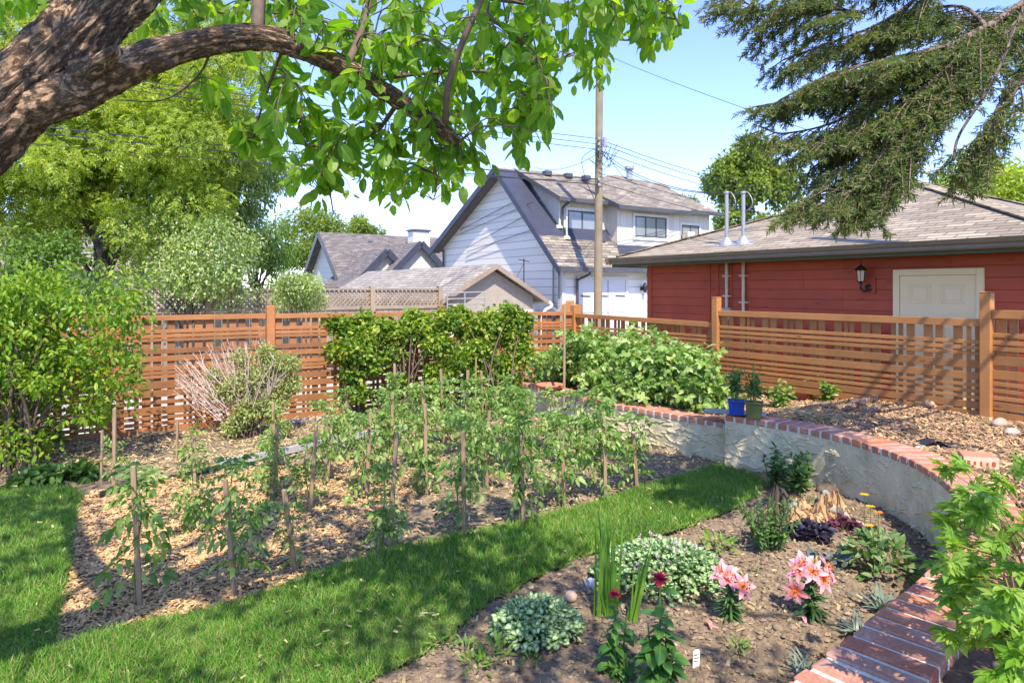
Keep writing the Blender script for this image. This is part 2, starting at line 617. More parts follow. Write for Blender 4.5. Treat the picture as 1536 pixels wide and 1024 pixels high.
w = bpy.data.worlds.new('World'); SC.world = w; w.use_nodes = True
wn = w.node_tree; bg = wn.nodes['Background']
sky = wn.nodes.new('ShaderNodeTexSky'); sky.sky_type = 'NISHITA'; sky.sun_disc = False
sky.sun_elevation = SUN_EL; sky.sun_rotation = SUN_AZ; sky.altitude = 1050; sky.air_density = .9; sky.dust_density = .3; sky.ozone_density = 8.0
wn.links.new(mixc(wn, 1.0, sky.outputs[0], (1.05, .90, 1.02), 'MULTIPLY'), bg.inputs[0]); bg.inputs[1].default_value = .15
SC.view_settings.view_transform = 'Standard'; SC.view_settings.look = 'None'
SC.view_settings.exposure = 1.78; SC.view_settings.gamma = 1
SC.view_settings.use_white_balance = True; SC.view_settings.white_balance_temperature = 7000; SC.view_settings.white_balance_tint = 9
SC.cycles.max_bounces = 8; SC.cycles.diffuse_bounces = 4; SC.cycles.transmission_bounces = 6; SC.cycles.transparent_max_bounces = 8
SC.cycles.use_denoising = True
SC.cycles.caustics_reflective = False; SC.cycles.caustics_refractive = False

# ------------------------------------------------------------------ shared materials
M = {}
M['soil'] = plain('soil', (.28, .205, .135), (.115, .082, .053), 18, .95, .8, .02)
M['clod'] = plain('clod', (.30, .22, .15), (.14, .10, .066), 30, .95, .5, .006, isl=.4)
M['lawn'] = plain('lawn_soil', (.13, .16, .045), (.06, .06, .025), 20, .95, .3)
M['grass'] = leaf_mat('grass', [(.08, .23, .025), (.11, .30, .03), (.15, .35, .045), (.23, .38, .08), (.36, .38, .16)], .35, .5, (1.4, 1.3, .4), clump=1.3)
M['chip'] = plain('wood_chip', (.72, .48, .24), (.46, .26, .12), 40, .85, .2, .003, isl=.5)
M['bark'] = plain('bark_chip', (.40, .26, .16), (.15, .09, .055), 40, .85, .2, .003, isl=.65)
M['straw'] = plain('straw', (.50, .40, .22), (.34, .25, .12), 20, .8, .1, isl=.35)
M['mulchsoil'] = plain('mulch_soil', (.22, .14, .085), (.09, .055, .035), 16, .95, .6, .02)
M['gravel'] = plain('alley_gravel', (.44, .41, .37), (.34, .32, .29), 40, .95, .3)
M['field'] = plain('field', (.20, .22, .12), (.13, .15, .07), 2, .95, .2)
M['stucco'] = plain('stucco', (.72, .62, .41), (.54, .47, .30), 5, .9, .15, .006)
def stain(m):
    nt = m.node_tree; b = nt.nodes['Principled BSDF']; src = b.inputs['Base Color'].links[0].from_socket
    n1 = noise_tex(nt, coord(nt, 'Object', (1, 1, .5)), 2.2, 6, .65)
    c = mixc(nt, 1.0, src, ramp(nt, n1, [(.36, (.66, .66, .60)), (.5, (.95, .95, .93)), (.7, (1.06, 1.06, 1.06))]), 'MULTIPLY')
    v = node(nt, 'ShaderNodeTexVoronoi', Scale=2.2, feature='DISTANCE_TO_EDGE'); n2 = node(nt, 'ShaderNodeTexNoise', Scale=5, Detail=4)
    mx = node(nt, 'ShaderNodeMix', data_type='VECTOR'); mx.inputs[0].default_value = .35; co = coord(nt, 'Object')
    nt.links.new(co, n2.inputs['Vector']); nt.links.new(co, mx.inputs[4]); nt.links.new(n2.outputs['Color'], mx.inputs[5]); nt.links.new(mx.outputs[1], v.inputs['Vector'])
    c = mixc(nt, 1.0, c, ramp(nt, v.outputs['Distance'], [(0, (.55, .53, .48)), (.006, (1, 1, 1))]), 'MULTIPLY')
    nt.links.new(c, b.inputs['Base Color'])


stain(M['stucco'])
M['mortar'] = plain('mortar', (.74, .69, .61), (.56, .52, .45), 30, .95, .4)
M['cedar_side'] = wood_mat('cedar_side', (.46, .205, .065), (.34, .145, .042), .22)
M['cedar_back'] = wood_mat('cedar_back', (.40, .17, .06), (.27, .105, .034), .3)
M['grey_wood'] = wood_mat('grey_wood', (.36, .28, .20), (.22, .165, .12), .2)
M['stake'] = wood_mat('stake', (.36, .25, .15), (.22, .14, .08), .3, 4, .8, (40, 1.5, 1))


def brick_material(name):
    m, nt, b = new_mat(name)
    i = island(nt)
    col = ramp(nt, i, [(0, (.42, .12, .06)), (.3, (.36, .17, .12)), (.6, (.46, .16, .08)), (.8, (.38, .20, .15)), (1, (.56, .20, .08))])
    f = noise_tex(nt, coord(nt, 'Object'), 9, 6, .7)
    col = mixc(nt, ramp(nt, f, [(.5, (0, 0, 0)), (.78, (.6, .6, .6))]), col, (.62, .46, .38))
    f2 = noise_tex(nt, coord(nt, 'Object'), 70, 3)
    col = mixc(nt, 1.0, col, ramp(nt, f2, [(.3, (.75,) * 3), (.7, (1.15,) * 3)]), 'MULTIPLY')
    nt.links.new(col, b.inputs['Base Color']); b.inputs['Roughness'].default_value = .85
    bump(nt, b, f2, .3, .003)
    return m


M['brick'] = brick_material('clay_brick')

# ------------------------------------------------------------------ ground
def gz_soil(x, y):
    return .035 * fbm(x * 2.2, y * 2.2) + .075 * fbm(x * 8, y * 8, 5) - .004


mb = MB()
R = 700
mb.add([(-R, -R, -.32), (R, -R, -.32), (R, R, -.32), (-R, R, -.32)], [(0, 1, 2, 3)])
tag(mb.build('ground', M['field']), kind='structure')

mb = MB()
c = [W(-60, 9.95, -.25), W(60, 9.95, -.25), W(60, 16.2, -.25), W(-60, 16.2, -.25)]
mb.quad(*c)
tag(mb.build('alley', M['gravel']), kind='structure')
mb = MB(); mb.nbox(7.84, 9.07, -4, 9.5, -.3, .12)
tag(mb.build('path', M['gravel']), kind='structure')  # pale strip added behind the fence to brighten the space before the garage

yard = [W(-9, 9.9), W(.6, 9.9), (.6, 10.3, 0), (3.3, 7.0, 0), (3.4, 4.6, 0), (2.8, 3.2, 0), (1.6, 2.1, 0), (0, 1.3, 0), (-5, .5, 0), (-9.5, 2.0, 0)]
mb = patch(yard, .035, gz_soil)
tag(mb.build('garden_soil', M['soil'], smooth=True), kind='structure')

lawn_px = [(-300, 735), (0, 738), (105, 735), (120, 745), (108, 800), (92, 900), (78, 982), (160, 948), (260, 930), (350, 910), (460, 872),
           (600, 826), (770, 792), (870, 764), (960, 737), (1075, 700), (1135, 716), (1148, 730), (1125, 752), (1090, 772), (1000, 803), (960, 815), (880, 835),
           (800, 870), (735, 905), (690, 945), (640, 985), (540, 1035), (400, 1120), (200, 1300), (-300, 1500), (-900, 1300), (-900, 900)]
lawn = [G(*q) for q in lawn_px]
def gz_lawn(x, y):
    return .022 + .02 * fbm(x * 1.3, y * 1.3, 3)


tag(patch(lawn, .03, gz_lawn).build('lawn', M['lawn'], smooth=True), kind='structure')

# blades of grass
q = rand_in(lawn, 360000); q = q + rng.normal(size=q.shape) * .018
q = q[(q[:, 1] < 9) & (q[:, 1] > 2.4)]
vis = np.abs(q[:, 0]) < q[:, 1] * .82 + 1.3
q = q[vis]
dist = q[:, 1]
q = q[rng.random(len(q)) < np.clip((4.2 / dist) ** 1.0, .3, 1)]
th = fbm(q[:, 0] * 1.7, q[:, 1] * 1.7, 3)
bare = fbm(q[:, 0] * 2.6 + 40, q[:, 1] * 2.6, 2)
q = q[bare > -.27]
th = fbm(q[:, 0] * 1.7, q[:, 1] * 1.7, 3)
k = len(q)
hgt = (.032 + .045 * rng.random(k)) * (1.0 + 1.2 * th)
d = rng.normal(size=(k, 3)) * .75; d[:, 2] = 1
d[:, :2] += np.stack([fbm(q[:, 0] * 6, q[:, 1] * 6, 2), fbm(q[:, 0] * 6 + 50, q[:, 1] * 6, 2)], 1) * 1.6
d = unit(d)
Nn = rdir(k)
mb = MB()
mb.scatter(leaf_blade(.085, .35, 2), np.stack([q[:, 0], q[:, 1], gz_lawn(q[:, 0], q[:, 1]) - .004], 1), d, Nn, hgt)
tag(mb.build('grass', M['grass']), 'short green lawn grass in a strip between the garden beds', 'grass', kind='stuff')

def chips(name, poly, n, size, mat, zf, label, cat, dens=None, thick=.3, zoff=.006, tilt=.35):
    q = rand_in(poly, n)
    if dens is not None:
        q = q[rng.random(len(q)) < dens(q[:, 0], q[:, 1])]
    k = len(q)
    L = size * (.45 + rng.random(k) * .9); wd = L * (.22 + .3 * rng.random(k)); t = wd * thick
    a = rng.random(k) * 6.283
    d = np.stack([np.cos(a), np.sin(a), rng.normal(size=k) * tilt], 1); d = unit(d)
    N = np.stack([rng.normal(size=k) * tilt, rng.normal(size=k) * tilt, np.ones(k)], 1)
    X = unit(np.cross(d, N)); Z = np.cross(X, d)
    c = np.stack([q[:, 0], q[:, 1], zf(q[:, 0], q[:, 1]) + zoff + rng.random(k) * .012], 1)
    v = []
    for kz in (-1, 1):
        for j in (-1, 1):
            for i in (-1, 1):
                tap = 1 if i < 0 else .65
                v.append(c + d * (L / 2 * i)[:, None] + X * (wd / 2 * j * tap)[:, None] + Z * (t / 2 * kz)[:, None])
    v = np.stack(v, 1).reshape(-1, 3)
    off = (np.arange(k) * 8)[:, None, None]
    f = np.array([[0, 2, 3, 1], [4, 5, 7, 6], [0, 1, 5, 4], [2, 6, 7, 3], [0, 4, 6, 2], [1, 3, 7, 5]])[None] + off
    m = MB(); m.add(v, [f.reshape(-1, 4)])
    return tag(m.build(name, mat), label, cat, kind='stuff')


chips('lawn_clippings', lawn, 900, .03, plain('clipping', (.42, .38, .16), (.26, .26, .09), 20, .8, .1, isl=.5), gz_lawn, 'dry clippings and fallen leaf bits lying in the lawn', 'clippings',
      dens=lambda x, y: (np.abs(x) < y) * np.clip(.6 + fbm(x * 2, y * 2, 2) * 2.5, .1, 1), thick=.12, zoff=.035)
bed_left = [G(*p) for p in [(78, 982), (92, 900), (116, 760), (140, 738), (330, 712), (520, 690), (640, 690), (620, 760), (560, 800), (460, 872), (350, 910), (260, 930), (160, 948)]]
chips('wood_chips', bed_left, 30000, .032, M['chip'], gz_soil, 'loose tan wood chips mulching the tomato bed beside the lawn', 'wood chips',
      dens=lambda x, y: np.clip(1.2 - (x * Vd[0] + y * Vd[1] - .2) * .42, .1, 1))
bed_all = [G(*p) for p in [(140, 738), (460, 872), (600, 826), (770, 792), (870, 764), (960, 737), (1075, 700), (1000, 640), (860, 600), (500, 615), (300, 690)]]
chips('straw_litter', bed_all, 9000, .045, M['straw'], gz_soil, 'dry straw and pale chips strewn over the soil between tomato plants', 'litter', thick=.15)
back_strip = [W(-5, 9.6), W(-5, 8.3), W(-.9, 7.7), W(1.6, 7.6), W(4.5, 8.0), W(5.5, 9.6)]
chips('leaf_litter', back_strip, 9000, .05, M['straw'], gz_soil, 'pale dry leaf litter along the foot of the back fence', 'litter', thick=.1)

bed_flow_px = [(1150, 728), (1125, 752), (1090, 772), (1000, 803), (960, 815), (880, 835), (800, 870), (735, 905), (690, 945), (640, 985), (540, 1040),
               (900, 1300), (1150, 1060), (1250, 960), (1360, 870), (1420, 810), (1390, 790), (1300, 750), (1200, 728)]
bed_flow = [G(*p) for p in bed_flow_px]
def gz_flower(x, y):
    return gz_soil(x, y) + .006 + .035 * np.abs(fbm(x * 9, y * 9, 3)) + .022 * fbm(x * 40, y * 40, 3)


tag(patch(np.array([(p[0], p[1]) for p in bed_flow]), .012, gz_flower).build('flower_bed', M['soil']), kind='structure')
# clods of earth
def clods(name, poly, n, smax, mat, zf, label, cat):
    q = rand_in(poly, n); m = MB()
    V = np.array([[0, 0, 1.], [1, 0, 0], [0, 1, 0], [-1, 0, 0], [0, -1, 0], [0, 0, -1], [.75, .75, .2], [-.75, .7, .1], [-.7, -.75, .25], [.75, -.7, .1]])
    f = np.array([[0, 1, 6], [0, 6, 2], [0, 2, 7], [0, 7, 3], [0, 3, 8], [0, 8, 4], [0, 4, 9], [0, 9, 1], [5, 6, 1], [5, 2, 6], [5, 7, 2], [5, 3, 7], [5, 8, 3], [5, 4, 8], [5, 9, 4], [5, 1, 9]])
    s = smax * (.16 + rng.random(n) ** 6)
    v = V[None] * (1 + .7 * (rng.random((n, 10, 1)) - .5)) * s[:, None, None] * np.array([1, 1, .7])
    a = rng.random(n) * 6.283; c, si = np.cos(a)[:, None], np.sin(a)[:, None]
    v = np.stack([v[..., 0] * c - v[..., 1] * si, v[..., 0] * si + v[..., 1] * c, v[..., 2]], -1)
    v += np.stack([q[:, 0], q[:, 1], zf(q[:, 0], q[:, 1]) + s * .2], 1)[:, None, :]
    m.add(v.reshape(-1, 3), [(f[None] + (np.arange(n) * 10)[:, None, None]).reshape(-1, 3)])
    return tag(m.build(name, mat), label, cat, kind='stuff')


clods('soil_clods', bed_flow, 34000, .017, M['clod'], gz_flower, 'crumbled brown clods of earth covering the flower bed', 'soil')
clods('bed_clods', bed_all, 10000, .018, M['clod'], gz_soil, 'dry crumbs of soil between the tomato rows', 'soil')
chips('twig_litter', bed_flow, 700, .04, M['straw'], gz_soil, 'bits of dry twig and bark scattered on the flower bed', 'litter', thick=.5)
clods('pebbles', bed_flow, 260, .014, plain('pebble', (.45, .38, .32), (.30, .25, .21), 30, .8, .1, isl=.5), gz_soil, 'small pale pebbles dotted over the flower bed', 'pebbles')

# ------------------------------------------------------------------ curved retaining wall with a brick coping
pathA = smooth_path([(-.65, 11.25, 0), (-.2, 10.6, 0), (.21, 9.97, 0), (.66, 9.13, 0), (1.03, 8.48, 0), (1.6, 7.8, 0), (2.245, 7.04, 0)], 10)
pathB = smooth_path([(2.225, 6.97, 0), (2.67, 6.47, 0), (2.95, 5.98, 0), (3.09, 5.34, 0), (3.05, 4.83, 0), (2.89, 4.33, 0), (2.67, 3.96, 0), (2.36, 3.52, 0), (1.98, 3.135, 0), (1.77, 2.95, 0),
                     (1.48, 2.70, 0), (1.2, 2.45, 0), (1.02, 2.3, 0), (.6, 1.98, 0), (.1, 1.7, 0)], 10)


def resample(path, step):
    d = np.linalg.norm(np.diff(path, axis=0), axis=1); s = np.concatenate([[0], np.cumsum(d)])
    k = max(2, int(s[-1] / step) + 1); t = np.linspace(0, s[-1], k)
    return np.stack([np.interp(t, s, path[:, i]) for i in range(3)], 1), s[-1]


def left_normal(p):
    t = unit(np.gradient(p, axis=0)); return np.stack([-t[:, 1], t[:, 0], np.zeros(len(p))], 1)


wall = thing('retaining_wall', 'low curved stucco retaining wall with red brick coping around the flower bed', 'retaining wall', (2.2, 7, 0))
WT = .29
body = MB(); cope = MB(); mort = MB()
for path, ztop in ((pathA, .43), (pathB, .53)):
    p, L = resample(path, .0085); nrm = left_normal(p); k = len(p)
    zs = np.linspace(-.12, ztop - .062, 86)
    S, Z = np.meshgrid(np.linspace(0, L, k), zs)
    Hh = .006 * fbm(S * 3, Z * 3, 3) + .004 * fbm(S * 14, Z * 22, 3)
    for _ in range(int(L * 75)):                    # strokes of the trowel
        cs, cz = rng.random() * L, -.05 + rng.random() * .5
        aa = .03 + .045 * rng.random(); bb = .010 + .016 * rng.random(); th = rng.normal() * .45 - .15
        u = (S - cs) * math.cos(th) + (Z - cz) * math.sin(th); v2 = -(S - cs) * math.sin(th) + (Z - cz) * math.cos(th)
        v2 = v2 + u * u * 1.5
        e = (u / aa) ** 2 + (v2 / bb) ** 2
        Hh += np.where((e < 1) & (v2 > -bb * .75), .003 + .007 * np.clip(-v2 / bb + .3, 0, 1), 0)
    base = p[None] - nrm[None] * Hh[..., None]
    vv = base + np.array([0, 0, 1.]) * Z[..., None]
    i = np.arange(85)[:, None] * k; j = np.arange(k - 1)[None]
    body.add(vv.reshape(-1, 3), [np.stack([i + j, i + j + 1, i + k + j + 1, i + k + j], -1).reshape(-1, 4)])
    q, L = resample(path, .08); n2 = left_normal(q)
    for a, b in zip(range(len(q) - 1), range(1, len(q))):
        body.add([q[a] + A(0, 0, ztop - .063), q[b] + A(0, 0, ztop - .063), q[b] + n2[b] * WT + A(0, 0, ztop - .063), q[a] + n2[a] * WT + A(0, 0, ztop - .063),
                  q[b] + n2[b] * WT + A(0, 0, -.1), q[a] + n2[a] * WT + A(0, 0, -.1)], [(0, 1, 2, 3), (3, 2, 4, 5)])
    for e in (0, -1):
        s_ = 1 if e == 0 else -1
        o1, o2 = q[e], q[e] + n2[e] * WT
        pts = [o1 + A(0, 0, -.1), o1 + A(0, 0, ztop - .063), o2 + A(0, 0, ztop - .063), o2 + A(0, 0, -.1)]
        body.quad(*(pts if s_ > 0 else pts[::-1]))
    # bricks
    nb = int(L / .1125)
    q, L = resample(path, L / nb); n2 = left_normal(q); t2 = unit(np.gradient(q, axis=0))
    for a in range(len(q) - 1):
        c = (q[a] + q[a + 1]) / 2; nn = unit(n2[a] + n2[a + 1]); tt = unit(q[a + 1] - q[a])
        wd = np.linalg.norm(q[a + 1] - q[a]) - .026
        cope.obox(c + nn * (WT / 2 - .008) + A(0, 0, ztop - .031 + rng.normal() * .0012), unit(tt + nn * rng.normal() * .018), unit(nn - tt * 0), A(0, 0, 1),
                  wd + rng.normal() * .002, WT + .014 + rng.normal() * .004, .06)
        m0, m1 = q[a], q[a + 1]; k0, k1 = n2[a], n2[a + 1]
        z1 = A(0, 0, ztop - .010); z0 = A(0, 0, ztop - .066)
        f1 = -.006; f2 = WT - .008
        pts = [m0 + k0 * f1, m1 + k1 * f1, m1 + k1 * f2, m0 + k0 * f2]
        mort.add([x + z0 for x in pts] + [x + z1 for x in pts], [np.array([[4, 5, 6, 7], [0, 1, 5, 4], [2, 3, 7, 6], [1, 2, 6, 5], [3, 0, 4, 7]])])
body.build('stucco_face', M['stucco'], wall)
cope.build('brick_coping', M['brick'], wall, bevel=.006)
mort.build('mortar_joints', M['mortar'], wall)

# ------------------------------------------------------------------ raised bed behind the wall
qa, _ = resample(pathA, .1); qb, _ = resample(pathB, .1)
oa = qa + left_normal(qa) * (WT - .03); ob = qb + left_normal(qb) * (WT - .03)
fence_n = 7.76
rb_poly = [tuple(x[:2]) for x in oa] + [tuple(x[:2]) for x in ob] + [tuple(W(fence_n + .3, -3.6)[:2]), tuple(W(fence_n + .3, 9.9)[:2]), tuple(W(5.4, 9.9)[:2])]
def gz_bed(x, y):
    n = x * Vd[0] + y * Vd[1]; m = x * Ud[0] + y * Ud[1]
    s = np.clip((m - 4.3) / .8, 0, 1)
    lo = .47 - .10 * s
    lo = np.where((m < 1.0), lo - .07 * np.clip((1.0 - m) / .5, 0, 1), lo)
    return lo + (.06 - .04 * s) * np.clip((n - 6.0) / 1.7, 0, 1) + .02 * fbm(x * 2, y * 2) + .025 * fbm(x * 10, y * 10, 3)


tag(patch(np.array(rb_poly), .045, gz_bed).build('raised_bed_soil', M['mulchsoil'], smooth=True), kind='structure')
rb_vis = [tuple(x[:2]) for x in ob if x[1] > 3.0] + [(2.6, 2.6), (4.2, 3.4), tuple(W(fence_n - .02, .2)[:2]), tuple(W(fence_n - .02, 9.5)[:2]), tuple(W(5.6, 9.3)[:2])] + [tuple(x[:2]) for x in oa if x[1] < 10]
chips('bark_mulch', np.array(rb_vis), 21000, .05, M['bark'], gz_bed, 'coarse brown bark mulch on the raised bed behind the wall', 'bark mulch', thick=.4)
chips('pale_chips', np.array(rb_vis), 13000, .042, M['chip'], gz_bed, 'pale wood chips mixed through the bark on the raised bed', 'wood chips', thick=.3, zoff=.012)
# ------------------------------------------------------------------ the two cedar fences
BF = [(0, 38), (103, 130), (138, 163), (168, 190), (243, 278), (293, 333), (368, 398), (403, 428), (433, 453), (478, 528), (538, 588), (613, 638), (658, 713), (723, 748), (763, 788), (798, 848)]
BACKB = [(a / 848, b / 848) for a, b in BF]
SIDEB = [(a / 460, b / 460) for a, b in [(0, 35), (98, 116), (127, 145), (155, 172), (195, 233), (252, 288), (303, 319), (332, 348), (361, 377), (388, 421), (429, 460)]]


def fence_panel(mb, back, a, b, za0, za1, zb0, zb1, boards, front, pat):
    """boards between ground points a and b: rails in front of upright slats; front = unit vector to the visible side"""
    a = A(*a[:2], 0); b = A(*b[:2], 0); d = unit(b - a); L = np.linalg.norm(b - a)
    for t0, t1 in boards:
        top = t0 == 0
        w_ = .042 if top else .019
        pa = a + A(0, 0, za1 + (za0 - za1) * (t0 + t1) / 2); pb = b + A(0, 0, zb1 + (zb0 - zb1) * (t0 + t1) / 2)
        h = (t1 - t0) * ((za1 - za0) + (zb1 - zb0)) / 2
        off = front * (.012 if top else .0 + rng.normal() * .0012)
        sag = A(0, 0, rng.normal() * .0025)
        mb.bar(pa + off + sag, pb + off - sag, w_, h)
    x = .02; i = 0
    while x < L - .03:
        w_, g = pat[i % len(pat)]; i += 1
        w_ *= 1 + rng.normal() * .04
        xc = min(x + w_ / 2, L - .03); f = xc / L
        z0 = za0 + (zb0 - za0) * f + .01; z1 = za1 + (zb1 - za1) * f - .012
        back.obox(a + d * xc - front * (.021 + .001 * (i % 2)) + A(0, 0, (z0 + z1) / 2), d, front, A(0, 0, 1), w_, .018, z1 - z0)
        x += w_ + g * (1 + rng.normal() * .12)


PATB = [(.09, .085), (.09, .11), (.035, .03), (.04, .035), (.09, .04), (.09, .10), (.05, .035), (.09, .03)]
PATS = [(.09, .035), (.07, .11), (.085, .04), (.04, .035), (.045, .11), (.09, .035), (.085, .12), (.05, .04), (.045, .04), (.085, .11)]

fb = thing('cedar_fence', 'brown cedar fence of woven slats running along the alley behind the lilacs', 'fence', W(0, 9.69))
frontb = A(*(-Ud), 0)
pn = [-6.6, -3.9, -1.32, 2.31, 5.0, 7.76]
top = [1.53, 1.52, 1.505, 1.495, 1.46, 1.415]
n_posts = []
for i in range(len(pn) - 1):
    mb = MB(); bk = MB()
    fence_panel(mb, bk, W(pn[i] + .06, 9.69), W(pn[i + 1] - .06, 9.69), -.02, top[i], -.02, top[i + 1], BACKB, frontb, PATB)
    o = mb.build('slat_panel', M['cedar_back'], fb, bevel=.002)
    bk.build('upright_slats', M['cedar_back'], o)
for i, n in enumerate(pn):
    # post n=2.31 is the one that shows beside the pale bush
    mb = MB()
    mb.nbox(n - .055, n + .055, 9.62, 9.73, -.1, top[i] + (.11 if i < 5 else .12))
    mb.build('post', M['cedar_back'] if i < 5 else M['cedar_side'], fb, bevel=.006)

fs = thing('cedar_fence', 'orange brown cedar fence of woven slats in front of the red garage', 'fence', W(7.76, 6.4, .4))
fronts = A(*(-Vd), 0)
pm = [9.69, 6.405, 3.0, -.4, -3.8]
zt = [(1.385, 1.355), (1.535, 1.53), (1.63, 1.63), (1.65, 1.65)]
zb_ = [(.36, .44), (.50, .53), (.53, .5), (.5, .5)]
ptop = [1.53, 1.71, 1.80, 1.85, 1.85]
for i in range(4):
    mb = MB(); bk = MB()
    fence_panel(mb, bk, W(7.76, pm[i] - .05), W(7.76, pm[i + 1] + .05), zb_[i][0], zt[i][0], zb_[i][1], zt[i][1], SIDEB, fronts, PATS)
    o = mb.build('slat_panel', M['cedar_side'], fs, bevel=.002)
    bk.build('upright_slats', M['cedar_side'], o)
for m_, z in list(zip(pm, ptop))[1:]:
    mb = MB()
    mb.nbox(7.70, 7.80, m_ - .05, m_ + .05, 0, z)
    mb.nbox(7.697, 7.803, m_ - .053, m_ + .053, z, z + .012)
    mb.build('post', M['cedar_side'], fs, bevel=.006)

# ------------------------------------------------------------------ red garage beside the fence
RN, RM0, RM1 = 9.09, 2.85, 9.1
RD = 7.1
M['red_siding'] = siding_mat('red_siding', (.30, .055, .026), (.25, .042, .02), .145, line=.05, dark=.45)
M['red_board'] = wood_mat('red_board', (.49, .078, .028), (.41, .06, .022), .12, 3, .6, (1.2, 30, 1), bmp=.02)
M['red_trim'] = plain('red_trim', (.44, .065, .024), (.37, .052, .02), 6, .6, .1)
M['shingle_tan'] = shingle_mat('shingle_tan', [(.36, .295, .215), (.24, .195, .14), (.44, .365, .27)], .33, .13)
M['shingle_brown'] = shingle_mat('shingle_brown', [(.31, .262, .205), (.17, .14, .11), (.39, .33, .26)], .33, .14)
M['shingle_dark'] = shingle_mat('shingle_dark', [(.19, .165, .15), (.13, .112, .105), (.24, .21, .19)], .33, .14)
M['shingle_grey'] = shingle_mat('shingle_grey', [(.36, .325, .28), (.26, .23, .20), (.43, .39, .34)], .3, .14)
M['gutter'] = plain('gutter_brown', (.20, .15, .095), (.16, .12, .075), 5, .45, .05)
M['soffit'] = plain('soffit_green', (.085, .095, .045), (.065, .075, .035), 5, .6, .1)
M['door'] = plain('door_cream', (.88, .69, .40), (.84, .66, .38), 3, .5, .05)
M['galv'] = plain('galvanised', (.40, .40, .41), (.30, .30, .31), 30, .45, .05, metal=.4)
M['conduit'] = plain('conduit_cream', (.62, .53, .40), (.55, .46, .34), 20, .5, .05)
M['bronze'] = plain('lantern_metal', (.06, .05, .045), (.04, .035, .03), 30, .45, .1, metal=.5)
g = thing('garage', 'red board sided garage with a tan shingled hip roof behind the fence', 'garage', W(RN, 6, -.1))
mb = MB()
mb.nbox(RN, RN + RD, RM0, RM1, -.2, 2.40)
mb.build('wall', M['red_siding'], g)
for x0_, x1_ in ((RM1 - .1, RM1 + .02), (7.63, 7.70), (7.45, 7.52), (7.17, 7.27)):
    mb = MB(); mb.nbox(RN - .024, RN - .0165, x0_, x1_, -.2, 2.28); mb.build('trim_board', M['red_trim'], g)
mb = MB()
z = -.2
while z < 2.26:                                   # lapped boards
    z1_ = min(z + .145, 2.28)
    for a0, a1 in ((RM1 - .1, 7.70), (7.63, 7.52), (7.45, 7.27), (7.17, 5.9), (5.897, 4.6), (4.597, 2.9)) if int(z * 100) % 2 else ((RM1 - .1, 7.70), (7.63, 7.52), (7.45, 7.27), (7.17, 5.3), (5.297, 3.9), (3.897, 2.9)):
        p_ = [W(RN - .016, a0, z + .004), W(RN - .016, a1, z + .004), W(RN - .012, a1, z1_ - .003), W(RN - .012, a0, z1_ - .003)]
        q_ = [W(RN - .002, a0, z), W(RN - .002, a1, z), W(RN - .002, a1, z1_), W(RN - .002, a0, z1_)]
        mb.add(p_ + q_, [(0, 1, 2, 3), (0, 4, 5, 1), (3, 2, 6, 7), (0, 3, 7, 4), (1, 5, 6, 2)])
    z += .145
mb.build('siding', M['red_board'], g)
# roof
en, em1 = RN - .52, RM1 + .45
ez = 2.42
apn, apm, apz = 12.55, 6.05, 3.76
em0 = 2.5; en1 = 2 * apn - en
mb = MB()
ap = W(apn, apm, apz)
c4 = [W(en, em1, ez), W(en, em0, ez), W(en1, em0, ez), W(en1, em1, ez)]
for i in range(4):
    mb.add([c4[i], c4[(i + 1) % 4], ap], [(0, 1, 2)])
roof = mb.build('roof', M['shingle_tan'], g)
mb = MB()
for i in range(4):
    mb.bar(c4[i] * .985 + ap * .015 + A(0, 0, .012), ap + A(0, 0, .012), .2, .02)
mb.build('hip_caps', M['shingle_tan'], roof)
mb = MB()
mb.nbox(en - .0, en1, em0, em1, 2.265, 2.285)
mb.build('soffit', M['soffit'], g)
mb = MB()
for (a, b, sx) in ((W(en, em1), W(en, em0), 1), (W(en, em1), W(en1, em1), 1)):
    d = unit(b - a); nrm_ = np.cross(d, A(0, 0, 1)); 
    ctr = W(apn, apm); 
    if np.dot(nrm_, a - ctr) < 0: nrm_ = -nrm_
    nrm_[2] = 0
    prof = [(.0, -.02), (.06, -.02), (.075, .0), (.07, .035), (.09, .055), (.1, .1), (.0, .1)]
    pa = [a + nrm_ * x + A(0, 0, 2.31 + z) - d * .1 for x, z in prof]; pb = [b + nrm_ * x + A(0, 0, 2.31 + z) + d * .02 for x, z in prof]
    k = len(prof)
    mb.add(pa + pb, [(i, (i + 1) % k, (i + 1) % k + k, i + k) for i in range(k)] + [tuple(range(k))[::-1], tuple(range(k, 2 * k))])
mb.build('gutter', M['gutter'], g)
mb = MB()
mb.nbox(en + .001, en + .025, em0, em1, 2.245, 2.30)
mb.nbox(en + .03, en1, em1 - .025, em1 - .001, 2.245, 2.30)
mb.build('fascia', M['soffit'], g)
